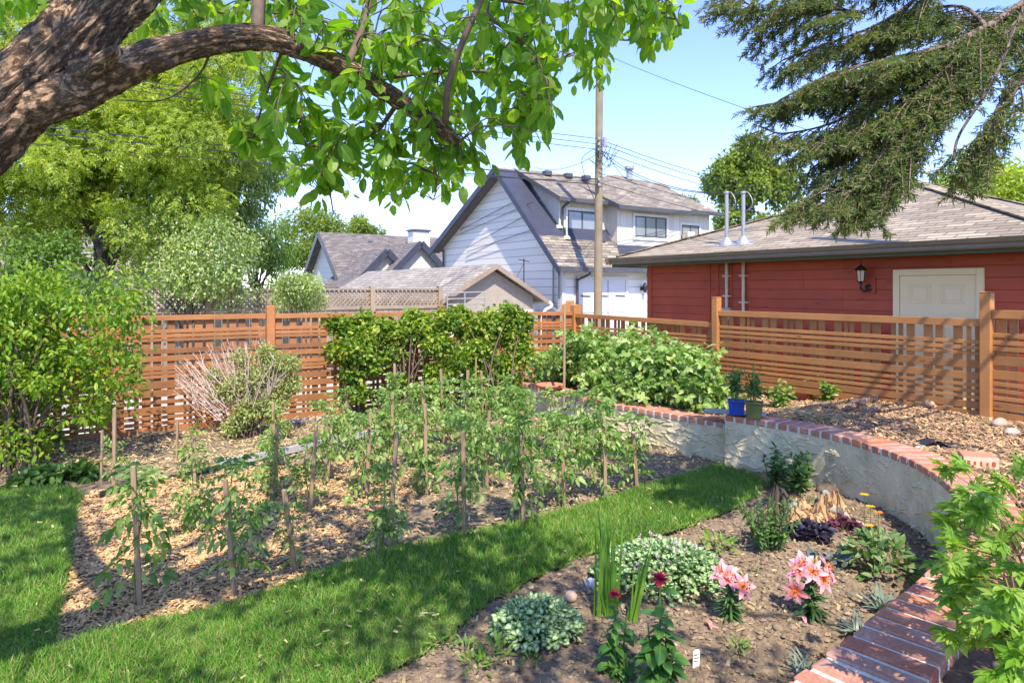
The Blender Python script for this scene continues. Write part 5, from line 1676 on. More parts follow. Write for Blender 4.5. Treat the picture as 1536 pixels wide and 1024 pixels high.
b = G(30, 705)
cl = rand_clusters(P(60, 530, 7.1), A(.90, .75, 1.0), 92, .17, 58, low=-.95) + rand_clusters(P(-60, 560, 6.8), A(.8, .7, 1.0), 40, .22, 100) + [(P(60 + 150 * rng.random(), 400 + 190 * rng.random(), 6.8 + .6 * rng.random()), A(.07, .07, .16) * (1 + rng.random()), 16) for _ in range(60)] + px_cl([(190, 465, 7.1, .3, 1, 180), (170, 520, 7.1, .26, 1, 160), (150, 570, 7.0, .2, 1, 110), (60, 660, 6.9, .22, 1, 130), (20, 670, 6.7, .25, 1, 160)])
shrub('cherry_bush', 'large bright green bush with pointed leaves covering the end of the back fence', 'bush', b, 26, cl, .066, leaf_oval(.42, .1, .25), M['cherry_leaf'], M['twig'], .02, 'bushes along the back fence', droop=.35, mult=1.45)
# three lilacs clipped into a ragged hedge
for (px0, lab, cl) in (
    (532, 'narrow lilac bush with bare lower stems, closest to the pale twiggy bush', px_cl([(520, 490, 9.9, .2, 1, 200), (545, 505, 9.8, .24, 1, 260), (510, 525, 9.8, .2, 1, 200), (555, 545, 9.8, .2, 1, 180), (530, 560, 9.7, .18, 1, 150), (540, 590, 9.6, .14, 1, 80), (500, 485, 9.9, .15, 1, 120), (548, 478, 9.9, .14, 1, 100), (535, 525, 9.6, .2, 1, 180)])),
    (610, 'middle lilac bush of the clipped row with a gap showing the fence', px_cl([(600, 500, 10.1, .26, 1, 260), (630, 490, 10.1, .26, 1, 260), (655, 515, 10, .24, 1, 240), (590, 530, 10, .2, 1, 150), (660, 560, 9.9, .24, 1, 220), (690, 540, 10, .22, 1, 220), (640, 585, 9.8, .2, 1, 150), (670, 480, 10.1, .2, 1, 180), (600, 575, 9.8, .17, 1, 90), (620, 475, 10.1, .15, 1, 110), (575, 492, 10, .16, 1, 120)])),
    (745, 'rounded dense lilac bush nearest the corner of the two fences', px_cl([(700, 490, 10.4, .26, 1, 280), (740, 485, 10.4, .3, 1, 340), (770, 505, 10.4, .26, 1, 280), (720, 525, 10.2, .28, 1, 300), (755, 550, 10.2, .28, 1, 300), (715, 570, 10, .24, 1, 230), (770, 585, 10.1, .2, 1, 160), (735, 600, 10, .22, 1, 180), (785, 480, 10.4, .16, 1, 130), (765, 468, 10.4, .15, 1, 120), (690, 470, 10.4, .15, 1, 120), (785, 530, 10.3, .17, 1, 140)]))):
    shrub('lilac_bush', lab, 'bush', G(px0, 622), 12, cl, .066, leaf_oval(.62, .1, .15), M['lilac_leaf'], M['twig'], .016, 'lilac bushes along the back fence', mult=3.4)
# pale bush with dead twigs
bb = G(372, 655)
cl = px_cl([(400, 560, 8.5, .2, 1, 230), (430, 545, 8.5, .17, 1, 180), (370, 570, 8.4, .22, 1, 240), (340, 585, 8.4, .17, 1, 150), (410, 600, 8.4, .2, 1, 220), (375, 615, 8.3, .2, 1, 220), (435, 575, 8.5, .15, 1, 130), (400, 530, 8.5, .14, 1, 110), (420, 640, 8.3, .13, 1, 100), (350, 640, 8.2, .14, 1, 110), (320, 560, 8.4, .1, 1, 40), (360, 535, 8.4, .12, 1, 60)])
t = shrub('twiggy_bush', 'half dead pale bush of bare pinkish twigs and small leaves before the back fence', 'bush', bb, 24, cl, .046, leaf_diamond(.45), M['grey_leaf'], M['twig'], .011, 'bushes along the back fence', mult=5.5)
mb = MB()
for i in range(135):
    tx = 258 + 190 * rng.random() ** 1.3; ty = 505 + 70 * abs((tx - 355) / 110) ** 2 * .8 + rng.random() * 50
    e = P(tx, ty, 8.2 + .7 * rng.random()); s = bb + (e - bb) * (.3 + .3 * rng.random()) + rng.normal(size=3) * .05
    p = smooth_path([s, (s + e) / 2 + rng.normal(size=3) * .03, e], 4); mb.tube(p, interp_r([.0045, .002], len(p)), 4, cap=False)
    for _ in range(4):
        j = rng.integers(2, len(p)); f = p[j - 1] + unit(unit(e - s) + rng.normal(size=3) * .6) * (.06 + .10 * rng.random())
        mb.tube([p[j - 1], f], [.003, .0018], 3, cap=False)
mb.build('bare_twigs', M['dead_twig'], t)
# low plants at the foot of the big bush
for (px, py, r, lab) in ((30, 668, .30, 'dark leafy clump at the foot of the cherry bush'), (120, 715, .16, 'small low clump of green leaves where the lawn meets the chips'), (70, 725, .2, 'trailing green ground plant along the lawn edge under the bush')):
    p = G(px, py); cl = [(p + A(rng.normal() * r * .6, rng.normal() * r * .5, r * .35), A(r, r, r * .6) * .6, 60) for _ in range(6)]
    shrub('low_plant', lab, 'plant', p, 6, cl, .085, leaf_oval(.6, .1, .2), M['ground_leaf'], M['green_stem'], .005, 'low plants under the bushes')

# raspberries on the raised bed
TRI = merge_tpl([(leaf_oval(.62, .12, .2), (0, .3, 0), 0, .62, 0), (leaf_oval(.6, .12, .2), (.02, .28, 0), -1.15, .5, 0), (leaf_oval(.6, .12, .2), (-.02, .28, 0), 1.15, .5, 0),
                 ((np.array([(-.012, 0, 0), (.012, 0, 0), (.008, .32, 0), (-.008, .32, 0)]), [(0, 1, 2, 3)], np.zeros((4, 2)) + .5), (0, 0, 0), 0, 1, 0)])
rs = [(848, 585, 9.9, .42, .55, 'raspberry bush at the corner end of the patch, behind the tall stake'), (905, 590, 9.6, .48, .80, 'tall raspberry bush of the patch, next after the tall stake'), (955, 600, 9.2, .48, .82, 'fullest raspberry bush in the middle of the patch against the fence'),
      (985, 620, 8.3, .42, .66, 'raspberry bush spilling over the brick edge in the middle of the patch'), (1025, 612, 8.3, .42, .66, 'raspberry bush at the post end of the patch'), (925, 612, 8.7, .4, .5, 'lower raspberry bush by the brick edge, closest to the terracotta bowl'), (1045, 600, 7.9, .3, .52, 'thin raspberry bush closest to the blue pot')]
for px, py, Y, r, hh, lab in rs:
    bx = (px - HX) / F * Y; base = A(bx, Y, .40)
    cl = [(base + A(rng.normal() * r * .55, rng.normal() * r * .5, hh * (.25 + .75 * rng.random())), A(.17, .17, .13), 30) for _ in range(26)]
    shrub('raspberry_bush', lab, 'bush', base, 16, cl, .125, TRI, M['rasp_leaf'], M['green_stem'], .006, 'raspberry bushes on the raised bed', droop=.5)
# ------------------------------------------------------------------ tomato plants tied to stakes
TL = leaf_pinnate(3, .6, .36, .65, leaf_oval(.52, .18, .5))
def tomato_proto(seed, hgt, nleaf, bushy):
    t = thing('tomato_plant', 'x', 'plant', (0, 0, 0), 'tomato plants in the vegetable bed')
    mb = MB(); p = smooth_path([A(0, 0, -.03), A(.02, .01, hgt * .3), A(-.02, .02, hgt * .65), A(.01, -.01, hgt * .95)], 5)
    mb.tube(p, interp_r([.009, .004], len(p)), 6)
    pos, yy, nn, ss = [], [], [], []
    tips = [(p, 1.0)]
    for _ in range(bushy):
        j = rng.integers(3, 10); d = unit(rng.normal(size=3) * A(1, 1, 0) + A(0, 0, 1.1)); L_ = hgt * (.3 + .3 * rng.random())
        q = smooth_path([p[j], p[j] + d * L_ * .5, p[j] + d * L_ * A(.75, .75, 1.0)], 4); mb.tube(q, interp_r([.006, .003], len(q)), 5); tips.append((q, .85))
    for q, sc in tips:
        k = int(nleaf * 1.05) if sc == 1 else int(nleaf * .55)
        for i in range(k):
            u = (.22 if sc == 1 else .25) + .78 * i / k; x = u * (len(q) - 1); j = min(int(x), len(q) - 2)
            a = i * 2.4 + rng.normal() * .4; el = -.05 + .65 * u + rng.normal() * .28
            d = A(math.cos(a) * math.cos(el), math.sin(a) * math.cos(el), math.sin(el))
            pos.append(q[j] + (q[j + 1] - q[j]) * (x - j)); yy.append(d); nn.append(A(0, 0, 1) + rng.normal(size=3) * .4); ss.append((.22 if u < .75 else .16) * (.75 + .45 * rng.random()) * sc)
    for i in range(int(nleaf * .6)):
        a = rng.random() * 6.283; d = A(math.cos(a), math.sin(a), .9)
        pos.append(p[-1] - A(0, 0, .1 * rng.random())); yy.append(d); nn.append(A(-d[0], -d[1], 1)); ss.append(.12 + .07 * rng.random())
    mb.build('stem', M['tomato_stem'], t, local=True)
    m = MB(); m.scatter(TL, np.array(pos), np.array(yy), np.array(nn), np.array(ss)); m.build('foliage', M['tomato_leaf'], t, local=True)
    return t


protos = [tomato_proto(i, h_, k, b_) for i, (h_, k, b_) in enumerate([(.72, 16, 2), (.86, 19, 3), (.60, 13, 1), (.92, 22, 4), (.80, 17, 4), (.70, 18, 3)])]
used_p = [False] * 6
# n, m, prototype, scale, stake height (0: none)
row1 = [(.32, 4.50, 0, 1.02, .92), (.80, 4.28, 4, .95, .80), (1.20, 4.42, 2, .62, .62), (1.84, 4.43, 5, .85, .95), (2.45, 4.44, 1, .95, .86), (2.90, 4.30, 3, .90, .84), (3.45, 4.50, 1, .98, .72), (3.84, 4.42, 3, 1.02, .80), (4.30, 4.50, 4, .95, .60)]
row2 = [(.75, 5.55, 5, .72, 0), (1.62, 5.56, 4, .72, .82), (2.14, 5.65, 0, .95, .84), (2.66, 5.5, 5, 1.0, .9), (3.2, 5.35, 1, 1.0, .8), (3.75, 5.6, 3, 1.0, .7), (4.35, 5.4, 4, 1.05, .7)]
row3 = [(1.46, 6.15, 5, .75, .7), (2.0, 6.3, 1, .85, .6), (2.55, 6.05, 3, .9, .95), (3.0, 6.2, 4, 1.0, 1.0), (3.55, 6.4, 1, 1.05, 1.05), (4.1, 6.3, 3, 1.0, .8), (4.6, 6.15, 5, 1.05, .7)]
row4 = [(.30, 7.05, 2, .7, .86), (.95, 6.95, 2, .8, .5), (1.75, 7.2, 5, .8, .75), (2.5, 7.1, 1, .85, .8), (3.1, 7.2, 3, .9, 1.1), (3.7, 7.15, 1, .95, 1.0), (4.3, 7.25, 4, .95, .9)]
ordn = ['first', 'second', 'third', 'fourth', 'fifth', 'sixth', 'seventh', 'eighth', 'ninth']
rown = ['in the row along the lawn edge', 'in the second row back from the lawn', 'in the third row back from the lawn', 'in the farthest row, nearest the lilacs']
stake_lab = []
for ri, row in enumerate((row1, row2, row3, row4)):
    for i, (n, m, k, s, sh_) in enumerate(row):
        p = W(n, m); p[2] = float(gz_soil(p[0:1], p[1:2])[0])
        if not used_p[k]: o = protos[k]; used_p[k] = True
        else: o = copy_tree(protos[k])
        o.location = p; o.rotation_euler = (0, 0, rng.random() * 6.28); o.scale = (s * .82, s * .82, s * (1.10 if n < 3.4 else .96))
        o['label'] = f'{ordn[i]} tomato plant from the left {rown[ri]}'
        if sh_:
            mb = MB(); lean = rng.normal(size=2) * .03; b = p + A(.035, -.035, -.06)
            mb.bar(b, b + A(lean[0], lean[1], sh_ * .9 + .06), .028, .022, up=(rng.random() - .5, 1, 0))
            o2 = mb.build('plant_stake', M['stake'], loc=b, bevel=.003)
            tag(o2, f'stake of the {ordn[i]} tomato plant from the left {rown[ri].replace(" back from the lawn", "").replace(", nearest the lilacs", "")}', 'stake', 'wooden stakes in the tomato bed')
for (px, py, py0, lab) in ((152, 722, 645, 'thin grey stake standing alone at the back left corner of the tomato bed'), (713, 560, 536, 'bare stake poking up before the lilacs, taller of the close pair'), (800, 655, 598, 'short stake at the far end of the tomato bed near the stucco wall'), (265, 690, 632, 'short grey stake between the chips and the pale twiggy bush')):
    b = G(px, max(py, 640)); mb = MB(); hh = (max(py, 640) - py0) / F * b[1]
    mb.bar(b - A(0, 0, .05), b + A(.01, 0, hh), .026, .02); tag(mb.build('plant_stake', M['stake'], loc=b, bevel=.003), lab, 'stake', 'wooden stakes in the tomato bed')
# edging between the tomato bed and the shrubs
mb = MB()
e_ = smooth_path([G(150, 741, .03), G(210, 728, .03), G(330, 700, .03)], 5)
for a, b in zip(e_[:-1], e_[1:]): mb.bar(a, b, .02, .05)
tag(mb.build('bed_edging', plain('black_plastic', (.02, .02, .022), (.03, .03, .03), 5, .5, .05), loc=e_[0]), 'low black plastic edging at the back of the chip covered bed', 'edging')
mb = MB()
e_ = smooth_path([G(330, 694, .05), G(400, 682, .05), G(500, 660, .05), G(610, 640, .05)], 5)
for a, b in zip(e_[:-1], e_[1:]): mb.bar(a, b, .04, .07)
tag(mb.build('bed_border', plain('grey_board', (.42, .42, .44), (.32, .32, .34), 12, .8, .2), loc=e_[0]), 'pale grey board edging behind the tomato rows under the shrubs', 'edging')


# ------------------------------------------------------------------ flower bed
def soil_at(p):
    p = np.array(p, float); p[2] = float(gz_soil(p[0:1], p[1:2])[0]) + .012; return p


def mound(name, label, cat, p, rx, ry, h, n, size, tpl, mat, group=None, loft=.35):
    t = thing(name, label, cat, p, group)
    a = rng.random(n) * 6.283; r = rng.random(n) ** .55
    x, y = np.cos(a) * r * rx, np.sin(a) * r * ry
    z = h * np.sqrt(np.clip(1 - r * r, 0, 1)) * (.72 + .4 * rng.random(n)) + .012
    pos = np.stack([x, y, z], 1) + p
    d = np.stack([np.cos(a) * (r + .2), np.sin(a) * (r + .2), loft + .4 * rng.normal(size=n)], 1) + rng.normal(size=(n, 3)) * .5
    N = rng.normal(size=(n, 3)) * .35 + A(0, 0, 1) + np.stack([np.cos(a) * r * .5, np.sin(a) * r * .5, a * 0], 1)
    mb = MB()
    for i in range(0, n, 6):
        mb.tube([p + A(x[i] * .25, y[i] * .25, -.01), pos[i]], [.0022, .0016], 3, cap=False)
    mb.build('stems', M['green_stem'], t)
    mb = MB(); mb.scatter(tpl, pos, d, N, size * (.6 + .7 * rng.random(n))); mb.build('foliage', mat, t)
    return t, pos


def two_tone(name, edge, mid, trans=.25):
    """leaf with a paler middle (a variegated leaf)"""
    m, nt, b = new_mat(name)
    t = nt.nodes.new('ShaderNodeTexCoord'); mp = node(nt, 'ShaderNodeMapping'); mp.inputs['Location'].default_value = (-.5, -.5, 0)
    nt.links.new(t.outputs['UV'], mp.inputs[0])
    ln2 = node(nt, 'ShaderNodeVectorMath', operation='LENGTH'); nt.links.new(mp.outputs[0], ln2.inputs[0])
    col = ramp(nt, ln2.outputs['Value'], [(.12, mid), (.46, edge)])
    i = island(nt); col = mixc(nt, 1.0, col, ramp(nt, i, [(0, (.7,) * 3), (1, (1.2,) * 3)]), 'MULTIPLY')
    nt.links.new(col, b.inputs['Base Color']); b.inputs['Roughness'].default_value = .5
    tr = nt.nodes.new('ShaderNodeBsdfTranslucent'); nt.links.new(col, tr.inputs[0])
    mx = nt.nodes.new('ShaderNodeMixShader'); mx.inputs[0].default_value = trans
    nt.links.new(b.outputs[0], mx.inputs[1]); nt.links.new(tr.outputs[0], mx.inputs[2]); nt.links.new(mx.outputs[0], nt.nodes['Material Output'].inputs[0])
    return m


M['lamium'] = two_tone('lamium_leaf', (.15, .31, .07), (.70, .80, .50))
M['lamium2'] = two_tone('lamium_leaf_green', (.13, .29, .06), (.58, .70, .42))
M['mauve'] = leaf_mat('mauve_petal', [(.50, .30, .50), (.62, .42, .62)], .3)
OV6 = leaf_oval(.72, .1, .2)
mound('lamium', 'compact silver and green variegated mound in front of the pinkish stone', 'plant', soil_at(G(806, 958)), .225, .19, .15, 1250, .037, OV6, M['lamium'])
t, pos = mound('lamium', 'wide spreading variegated mound with mauve flowers behind the iris blades', 'plant', soil_at(G(992, 872)), .42, .33, .19, 2300, .035, OV6, M['lamium2'])
sel = pos[rng.permutation(len(pos))[:26]]
mb = MB()
for c in sel:
    k = 8; mb.scatter(leaf_diamond(.6), np.tile(c + A(0, 0, .035), (k, 1)) + rng.normal(size=(k, 3)) * .008, rdir(k) + A(0, 0, .6), rdir(k), .018)
tag(mb.build('flowers', M['mauve'], t), kind='stuff')
# iris blades
M['blade'] = leaf_mat('iris_blade', [(.10, .25, .03), (.15, .32, .04), (.20, .36, .06)], .4, .4)
ib = soil_at(G(912, 925)); t = thing('gladiolus', 'tall fan of upright sword leaves beside the grey white stone', 'plant', ib)
mb = MB()
k = 20
x = rng.normal(size=(k, 3)) * A(.035, .03, 0); d = A(0, 0, 1) + rng.normal(size=(k, 3)) * A(.09, .07, 0)
d[:3, 0] -= .12
mb.scatter(leaf_blade(.035, .06, 5), ib + x, d, A(0, -1, 0) + rng.normal(size=(k, 3)) * .5, .30 + .32 * rng.random(k))
x = rng.normal(size=(7, 3)) * A(.02, .02, 0) + A(.13, -.05, 0); d = A(.22, 0, 1) + rng.normal(size=(7, 3)) * A(.07, .06, 0)
mb.scatter(leaf_blade(.04, .08, 5), ib + x, d, A(0, -1, 0) + rng.normal(size=(7, 3)) * .5, .28 + .2 * rng.random(7))
mb.build('foliage', M['blade'], t)

# bee balm
M['bee_leaf'] = leaf_mat('bee_balm_leaf', [(.06, .17, .035), (.085, .22, .045), (.12, .28, .06)], .35, .42, vein=True)
M['red_petal'] = leaf_mat('red_petal', [(.38, .012, .05), (.50, .02, .07), (.30, .01, .03)], .3, .5, (1.2, .7, .8))
BL = leaf_oval(.56, .1, .3)
def bee_balm(label, p, hgt, r, ls, stems):
    t = thing('bee_balm', label, 'flower', p, 'red bee balm in the flower bed')
    ms, ml = MB(), MB()
    for si, (dx, dy, hs) in enumerate(stems):
        q = smooth_path([p + A(dx * .3, dy * .3, -.02), p + A(dx * .7, dy * .7, hgt * hs * .5), p + A(dx, dy, hgt * hs)], 5)
        ms.tube(q, interp_r([.006, .004], len(q)), 6)
        for i in range(int(15 * hs)):
            u = .12 + .84 * i / int(15 * hs); c = q[min(len(q) - 1, int(u * (len(q) - 1)))]
            for s in (0, 1):
                a = i * 1.571 + s * math.pi + rng.normal() * .35; el = -.2 + .9 * max(0, u - .5) + rng.normal() * .2
                d = A(math.cos(a) * math.cos(el), math.sin(a) * math.cos(el), math.sin(el))
                ml.scatter(BL, [c], [d], [A(0, 0, 1) + rng.normal(size=3) * .2], ls * (1.15 - .55 * u) * (.8 + .4 * rng.random()))
    ms.build('stems', M['green_stem'], t); ml.build('foliage', M['bee_leaf'], t)
    mf = MB()
    dx, dy, hs = stems[0]; c = p + A(dx, dy, hgt * hs)
    k = 110; d = rdir(k); d[:, 2] = np.abs(d[:, 2]) * .9 - .25
    mf.scatter(leaf_blade(.22, .35, 3), c + d * .006, d, A(0, 0, 1) + rng.normal(size=(k, 3)) * .3, r * (.65 + .5 * rng.random(k)))
    mf.build('flower_head', M['red_petal'], t)
    return t
p1 = soil_at(G(925, 1010)); bee_balm('shorter bee balm with a small dark red flower beside the sword leaves', p1, .40, .028, .085, [(-.01, 0, 1), (.05, .02, .7), (-.04, .03, .55)])
p2 = soil_at(G(990, 1052)); p2x = bee_balm('taller bee balm with a bright red flower at the front of the bed', p2, .56, .042, .12, [(0, .0, 1), (.04, .03, .72), (-.05, .02, .62), (.05, -.04, .5)])

# pink lilies
m, nt, b_ = new_mat('lily_petal')
tcx = nt.nodes.new('ShaderNodeTexCoord'); sx = nt.nodes.new('ShaderNodeSeparateXYZ'); nt.links.new(tcx.outputs['UV'], sx.inputs[0])
col = ramp(nt, sx.outputs[1], [(0, (.72, .22, .03)), (.25, (.86, .26, .12)), (.45, (.88, .27, .30)), (.8, (.92, .42, .48)), (1, (.92, .54, .58))])
nt.links.new(col, b_.inputs['Base Color']); b_.inputs['Roughness'].default_value = .5
tr = nt.nodes.new('ShaderNodeBsdfTranslucent'); nt.links.new(col, tr.inputs[0]); mx = nt.nodes.new('ShaderNodeMixShader'); mx.inputs[0].default_value = .3
nt.links.new(b_.outputs[0], mx.inputs[1]); nt.links.new(tr.outputs[0], mx.inputs[2]); nt.links.new(mx.outputs[0], nt.nodes['Material Output'].inputs[0])
M['lily'] = m
M['lily_leaf'] = leaf_mat('lily_leaf', [(.05, .13, .035), (.08, .19, .05), (.13, .25, .08)], .3, .4)
M['lily_bud'] = plain('lily_bud', (.40, .32, .06), (.30, .22, .05), 20, .5, .1)
M['stamen'] = plain('stamen', (.45, .16, .02), (.3, .1, .01), 20, .6, .1)
def lily(label, p, hgt, nl, flowers, buds, spread):
    t = thing('lily', label, 'flower', p, 'pink lilies in the flower bed')
    ms = MB(); ms.tube([p - A(0, 0, .02), p + A(0, 0, hgt)], [.007, .005], 7); heads = []
    for (dx, dy, dz, az, el) in flowers:
        c = p + A(dx, dy, hgt + dz); ms.tube(smooth_path([p + A(0, 0, hgt * .85), p + A(dx * .5, dy * .5, hgt + dz * .3), c], 3), .0035, 5); heads.append((c, az, el))
    for (dx, dy, dz) in buds: ms.tube([p + A(0, 0, hgt * .9), p + A(dx, dy, hgt + dz)], .003, 5)
    ms.build('stem', M['green_stem'], t)
    k = nl; u = rng.random(k); a = rng.random(k) * 6.283; el = .15 + .5 * u + rng.normal(size=k) * .2
    d = np.stack([np.cos(a) * np.cos(el), np.sin(a) * np.cos(el), np.sin(el)], 1)
    ml = MB(); ml.scatter(leaf_blade(.20, .4, 4), p + A(0, 0, 1) * (hgt * (.12 + .85 * u))[:, None], d, A(0, 0, 1) + rng.normal(size=(k, 3)) * .2, spread * (1.1 - .4 * u) * (.8 + .4 * rng.random(k)))
    ml.build('foliage', M['lily_leaf'], t)
    PET = leaf_oval(.44, .09, .45)
    for c, az, el in heads:
        f = MB(); ax = A(math.cos(az) * math.cos(el), math.sin(az) * math.cos(el), math.sin(el))
        x = unit(np.cross(ax, A(0, 0, 1))); y = np.cross(x, ax)
        for i in range(6):
            an = i * math.pi / 3 + .2; o = x * math.cos(an) + y * math.sin(an)
            f.scatter(PET, [c + ax * .004 * (i % 2)], [o * .85 + ax * .55], [ax - o * .5], .078 * (1 if i % 2 else .94))
        fl = f.build('flower', M['lily'], t)
        s_ = MB()
        for i in range(6):
            an = i * 1.047; o = x * math.cos(an) + y * math.sin(an); e = c + ax * .05 + o * .018
            s_.tube([c, c + ax * .03 + o * .006, e], .0013, 4); s_.lump(e, .004, (1, 1, 1.6), .1)
        s_.build('stamens', M['stamen'], fl)
    if buds:
        bm = MB()
        for (dx, dy, dz) in buds:
            c = p + A(dx, dy, hgt + dz); bm.tube([c - A(0, 0, .005), c + A(0, 0, .015), c + A(0, 0, .04), c + A(0, 0, .062)], [.004, .011, .011, .003], 8)
        bm.build('buds', M['lily_bud'], t, smooth=True)
    return t
lily('pink lily with two open flowers beside the mauve lamium', soil_at(G(1095, 928)), .19, 120, [(-.01, 0, .035, -1.7, .7), (.055, -.03, .0, -1.2, .5), (-.035, .02, .05, -2.4, .75)], [], .095)
lily('taller pink lily with several open flowers and yellow buds', soil_at(G(1216, 928)), .20, 130, [(-.06, .0, .07, -2.6, .5), (.0, -.02, .07, -1.6, .5), (.05, -.03, .03, -1.2, .4), (.09, .02, .07, -.5, .6), (-.09, -.02, -.03, -2.2, -.1), (-.03, .02, .09, -2.0, .8)], [(.02, .03, .08), (.045, .03, .075)], .10)
PET1 = leaf_oval(.45, .2, .5)
for (px, py, lab) in ((1060, 938, 'fallen pink petal curled on the soil under the smaller lily'), (1064, 958, 'fallen pink petal lying flat nearer the front, under the smaller lily'), (1202, 932, 'dull pink fallen petal beside the stem of the taller lily'), (1206, 940, 'bright mauve pink fallen petal in front of the taller lily'), (1193, 896, 'pale pink petal caught on the soil beside the taller lily'), (1122, 897, 'pale mauve petal hanging low beside the smaller lily')):
    c = soil_at(G(px, py)) + A(0, 0, .03); mb = MB(); a = rng.random() * 6
    mb.scatter(PET1, [c], [A(math.cos(a), math.sin(a), .15)], [A(.2, 0, 1)], .062); tag(mb.build('lily_petal', M['mauve'] if 'mauve' in lab else M['lily'], loc=c), lab, 'petal', 'fallen lily petals')

# leafy clump behind the lilies, and the two plants by the wall
def upright(name, label, p, r, h, stems, per, ls, tpl, mat, group=None):
    t = thing(name, label, 'plant', p, group); ms, ml = MB(), MB()
    for _ in range(stems):
        a = rng.random() * 6.283; rr = r * rng.random() ** .6; hs = h * (.6 + .5 * rng.random())
        e = p + A(math.cos(a) * rr, math.sin(a) * rr, hs)
        q = smooth_path([p + A(math.cos(a) * rr * .35, math.sin(a) * rr * .35, -.02), (p + e) / 2 + A(math.cos(a) * rr * .12, math.sin(a) * rr * .12, 0), e], 5)
        ms.tube(q, interp_r([.0035, .002], len(q)), 4)
        k = per; u = .18 + .82 * rng.random(k); aa = rng.random(k) * 6.283; el = .35 + rng.normal(size=k) * .4
        pos = np.stack([np.interp(u, np.linspace(0, 1, len(q)), q[:, i]) for i in range(3)], 1)
        d = np.stack([np.cos(aa) * np.cos(el), np.sin(aa) * np.cos(el), np.sin(el)], 1)
        ml.scatter(tpl, pos, d, A(0, 0, 1) + rng.normal(size=(k, 3)) * .4, ls * (.6 + .6 * rng.random(k)) * (1.1 - .4 * u))
    ms.build('stems', M['green_stem'], t); ml.build('foliage', mat, t); return t
M['mid_leaf'] = leaf_mat('garden_leaf', [(.06, .15, .04), (.09, .20, .05), (.14, .26, .07)], .35, .45)
NAR = leaf_oval(.3, .1, .25)
upright('coreopsis', 'feathery green clump of fine upright stems in front of the tree stump', soil_at(G(1152, 826)), .23, .36, 34, 26, .052, NAR, M['mid_leaf'])
upright('bellflower', 'slim leafy plant against the stucco wall, closer to the lawn', soil_at(G(1160, 736)), .10, .40, 9, 26, .075, leaf_oval(.45, .1, .2), M['mid_leaf'], 'leafy plants against the wall')
upright('bellflower', 'wider leafy plant against the stucco wall behind the tree stump', soil_at(G(1197, 742)), .17, .36, 14, 26, .085, leaf_oval(.5, .1, .2), M['mid_leaf'], 'leafy plants against the wall')
M['purple_leaf'] = leaf_mat('black_purple_leaf', [(.022, .018, .04), (.035, .028, .06), (.05, .045, .08)], .1, .3, spec=.6)
M['red_leaf'] = leaf_mat('red_heuchera_leaf', [(.11, .03, .06), (.16, .05, .08), (.09, .03, .05)], .2, .45)
M['blue_leaf'] = leaf_mat('grey_blue_leaf', [(.07, .10, .10), (.11, .15, .14), (.16, .2, .19)], .2, .4)
RND = leaf_oval(.95, .12, .1)
mound('heuchera', 'glossy black purple heuchera in front of the stump', 'plant', soil_at(G(1212, 808)), .16, .13, .09, 190, .048, RND, M['purple_leaf'], 'dark leaved plants in the flower bed')
mound('heuchera', 'small dark grey leaved plant behind the taller lily', 'plant', soil_at(G(1244, 855)), .13, .09, .06, 40, .07, leaf_oval(.6, .1, .2), M['blue_leaf'], 'dark leaved plants in the flower bed')
mound('heuchera', 'dull red leaved heuchera to the side of the stump near the wall', 'plant', soil_at(G(1266, 796)), .12, .10, .07, 110, .042, RND, M['red_leaf'], 'dark leaved plants in the flower bed')
# blanket flower
gp = soil_at(G(1318, 858)); t, pos = mound('blanket_flower', 'leafy plant with yellow and orange daisy flowers near the wall', 'flower', gp, .20, .20, .24, 240, .075, leaf_oval(.42, .1, .25), leaf_mat('blanket_leaf', [(.09, .19, .05), (.14, .26, .07), (.26, .34, .17)], .35), None)
M['yellow'] = leaf_mat('yellow_petal', [(.78, .42, .02), (.82, .50, .03)], .3); M['orange'] = leaf_mat('orange_petal', [(.75, .22, .03), (.7, .28, .04)], .3)
for dx, dy, dz, kk in ((.0, .1, .40, 'yellow'), (-.01, .16, .46, 'yellow'), (.055, .1, .36, 'orange'), (-.05, .02, .30, 'yellow')):
    c = gp + A(dx, dy, dz); ms = MB(); ms.tube([gp + A(dx * .5, dy * .6, 0), gp + A(dx * .9, dy, dz * .6), c], .0022, 4); st_ = ms.build('stem', M['green_stem'], t)
    f = MB(); a = np.arange(26) * .2417 * 2; d = np.stack([np.cos(a), np.sin(a), .25 + .3 * rng.random(26)], 1); f.scatter(leaf_diamond(.35), np.tile(c, (26, 1)), d, np.tile(A(0, -.3, 1), (26, 1)), .032)
    f.lump(c + A(0, 0, .006), .009, (1, 1, .7), .2); f.build('flower_head', M[kk], st_)
M['silver_blade'] = leaf_mat('silver_blade', [(.16, .22, .17), (.24, .30, .24)], .2, .45)
for px, py, r, n, lab in ((1322, 915, .16, 40, 'silver green spiky rosette at the edge of the brick coping'), (1292, 948, .12, 34, 'grey green dianthus tuft beside the bricks, midway along the coping'), (1205, 1008, .10, 28, 'small grey green tuft by the bricks at the front of the bed')):
    p = soil_at(G(px, py)); t = thing('dianthus', lab, 'plant', p, 'silver tufts along the coping'); mb = MB(); a = rng.random(n) * 6.283; el = .25 + rng.random(n) * .9
    d = np.stack([np.cos(a) * np.cos(el), np.sin(a) * np.cos(el), np.sin(el)], 1); mb.scatter(leaf_blade(.14, .3, 4), np.tile(p, (n, 1)) + rng.normal(size=(n, 3)) * A(.02, .02, 0) + A(0, 0, .005), d, A(0, 0, 1) + rng.normal(size=(n, 3)) * .2, r * (.7 + .5 * rng.random(n)))
    mb.build('foliage', M['silver_blade'], t)
M['weed'] = leaf_mat('weed_leaf', [(.12, .26, .03), (.17, .32, .05), (.22, .36, .07)], .4)
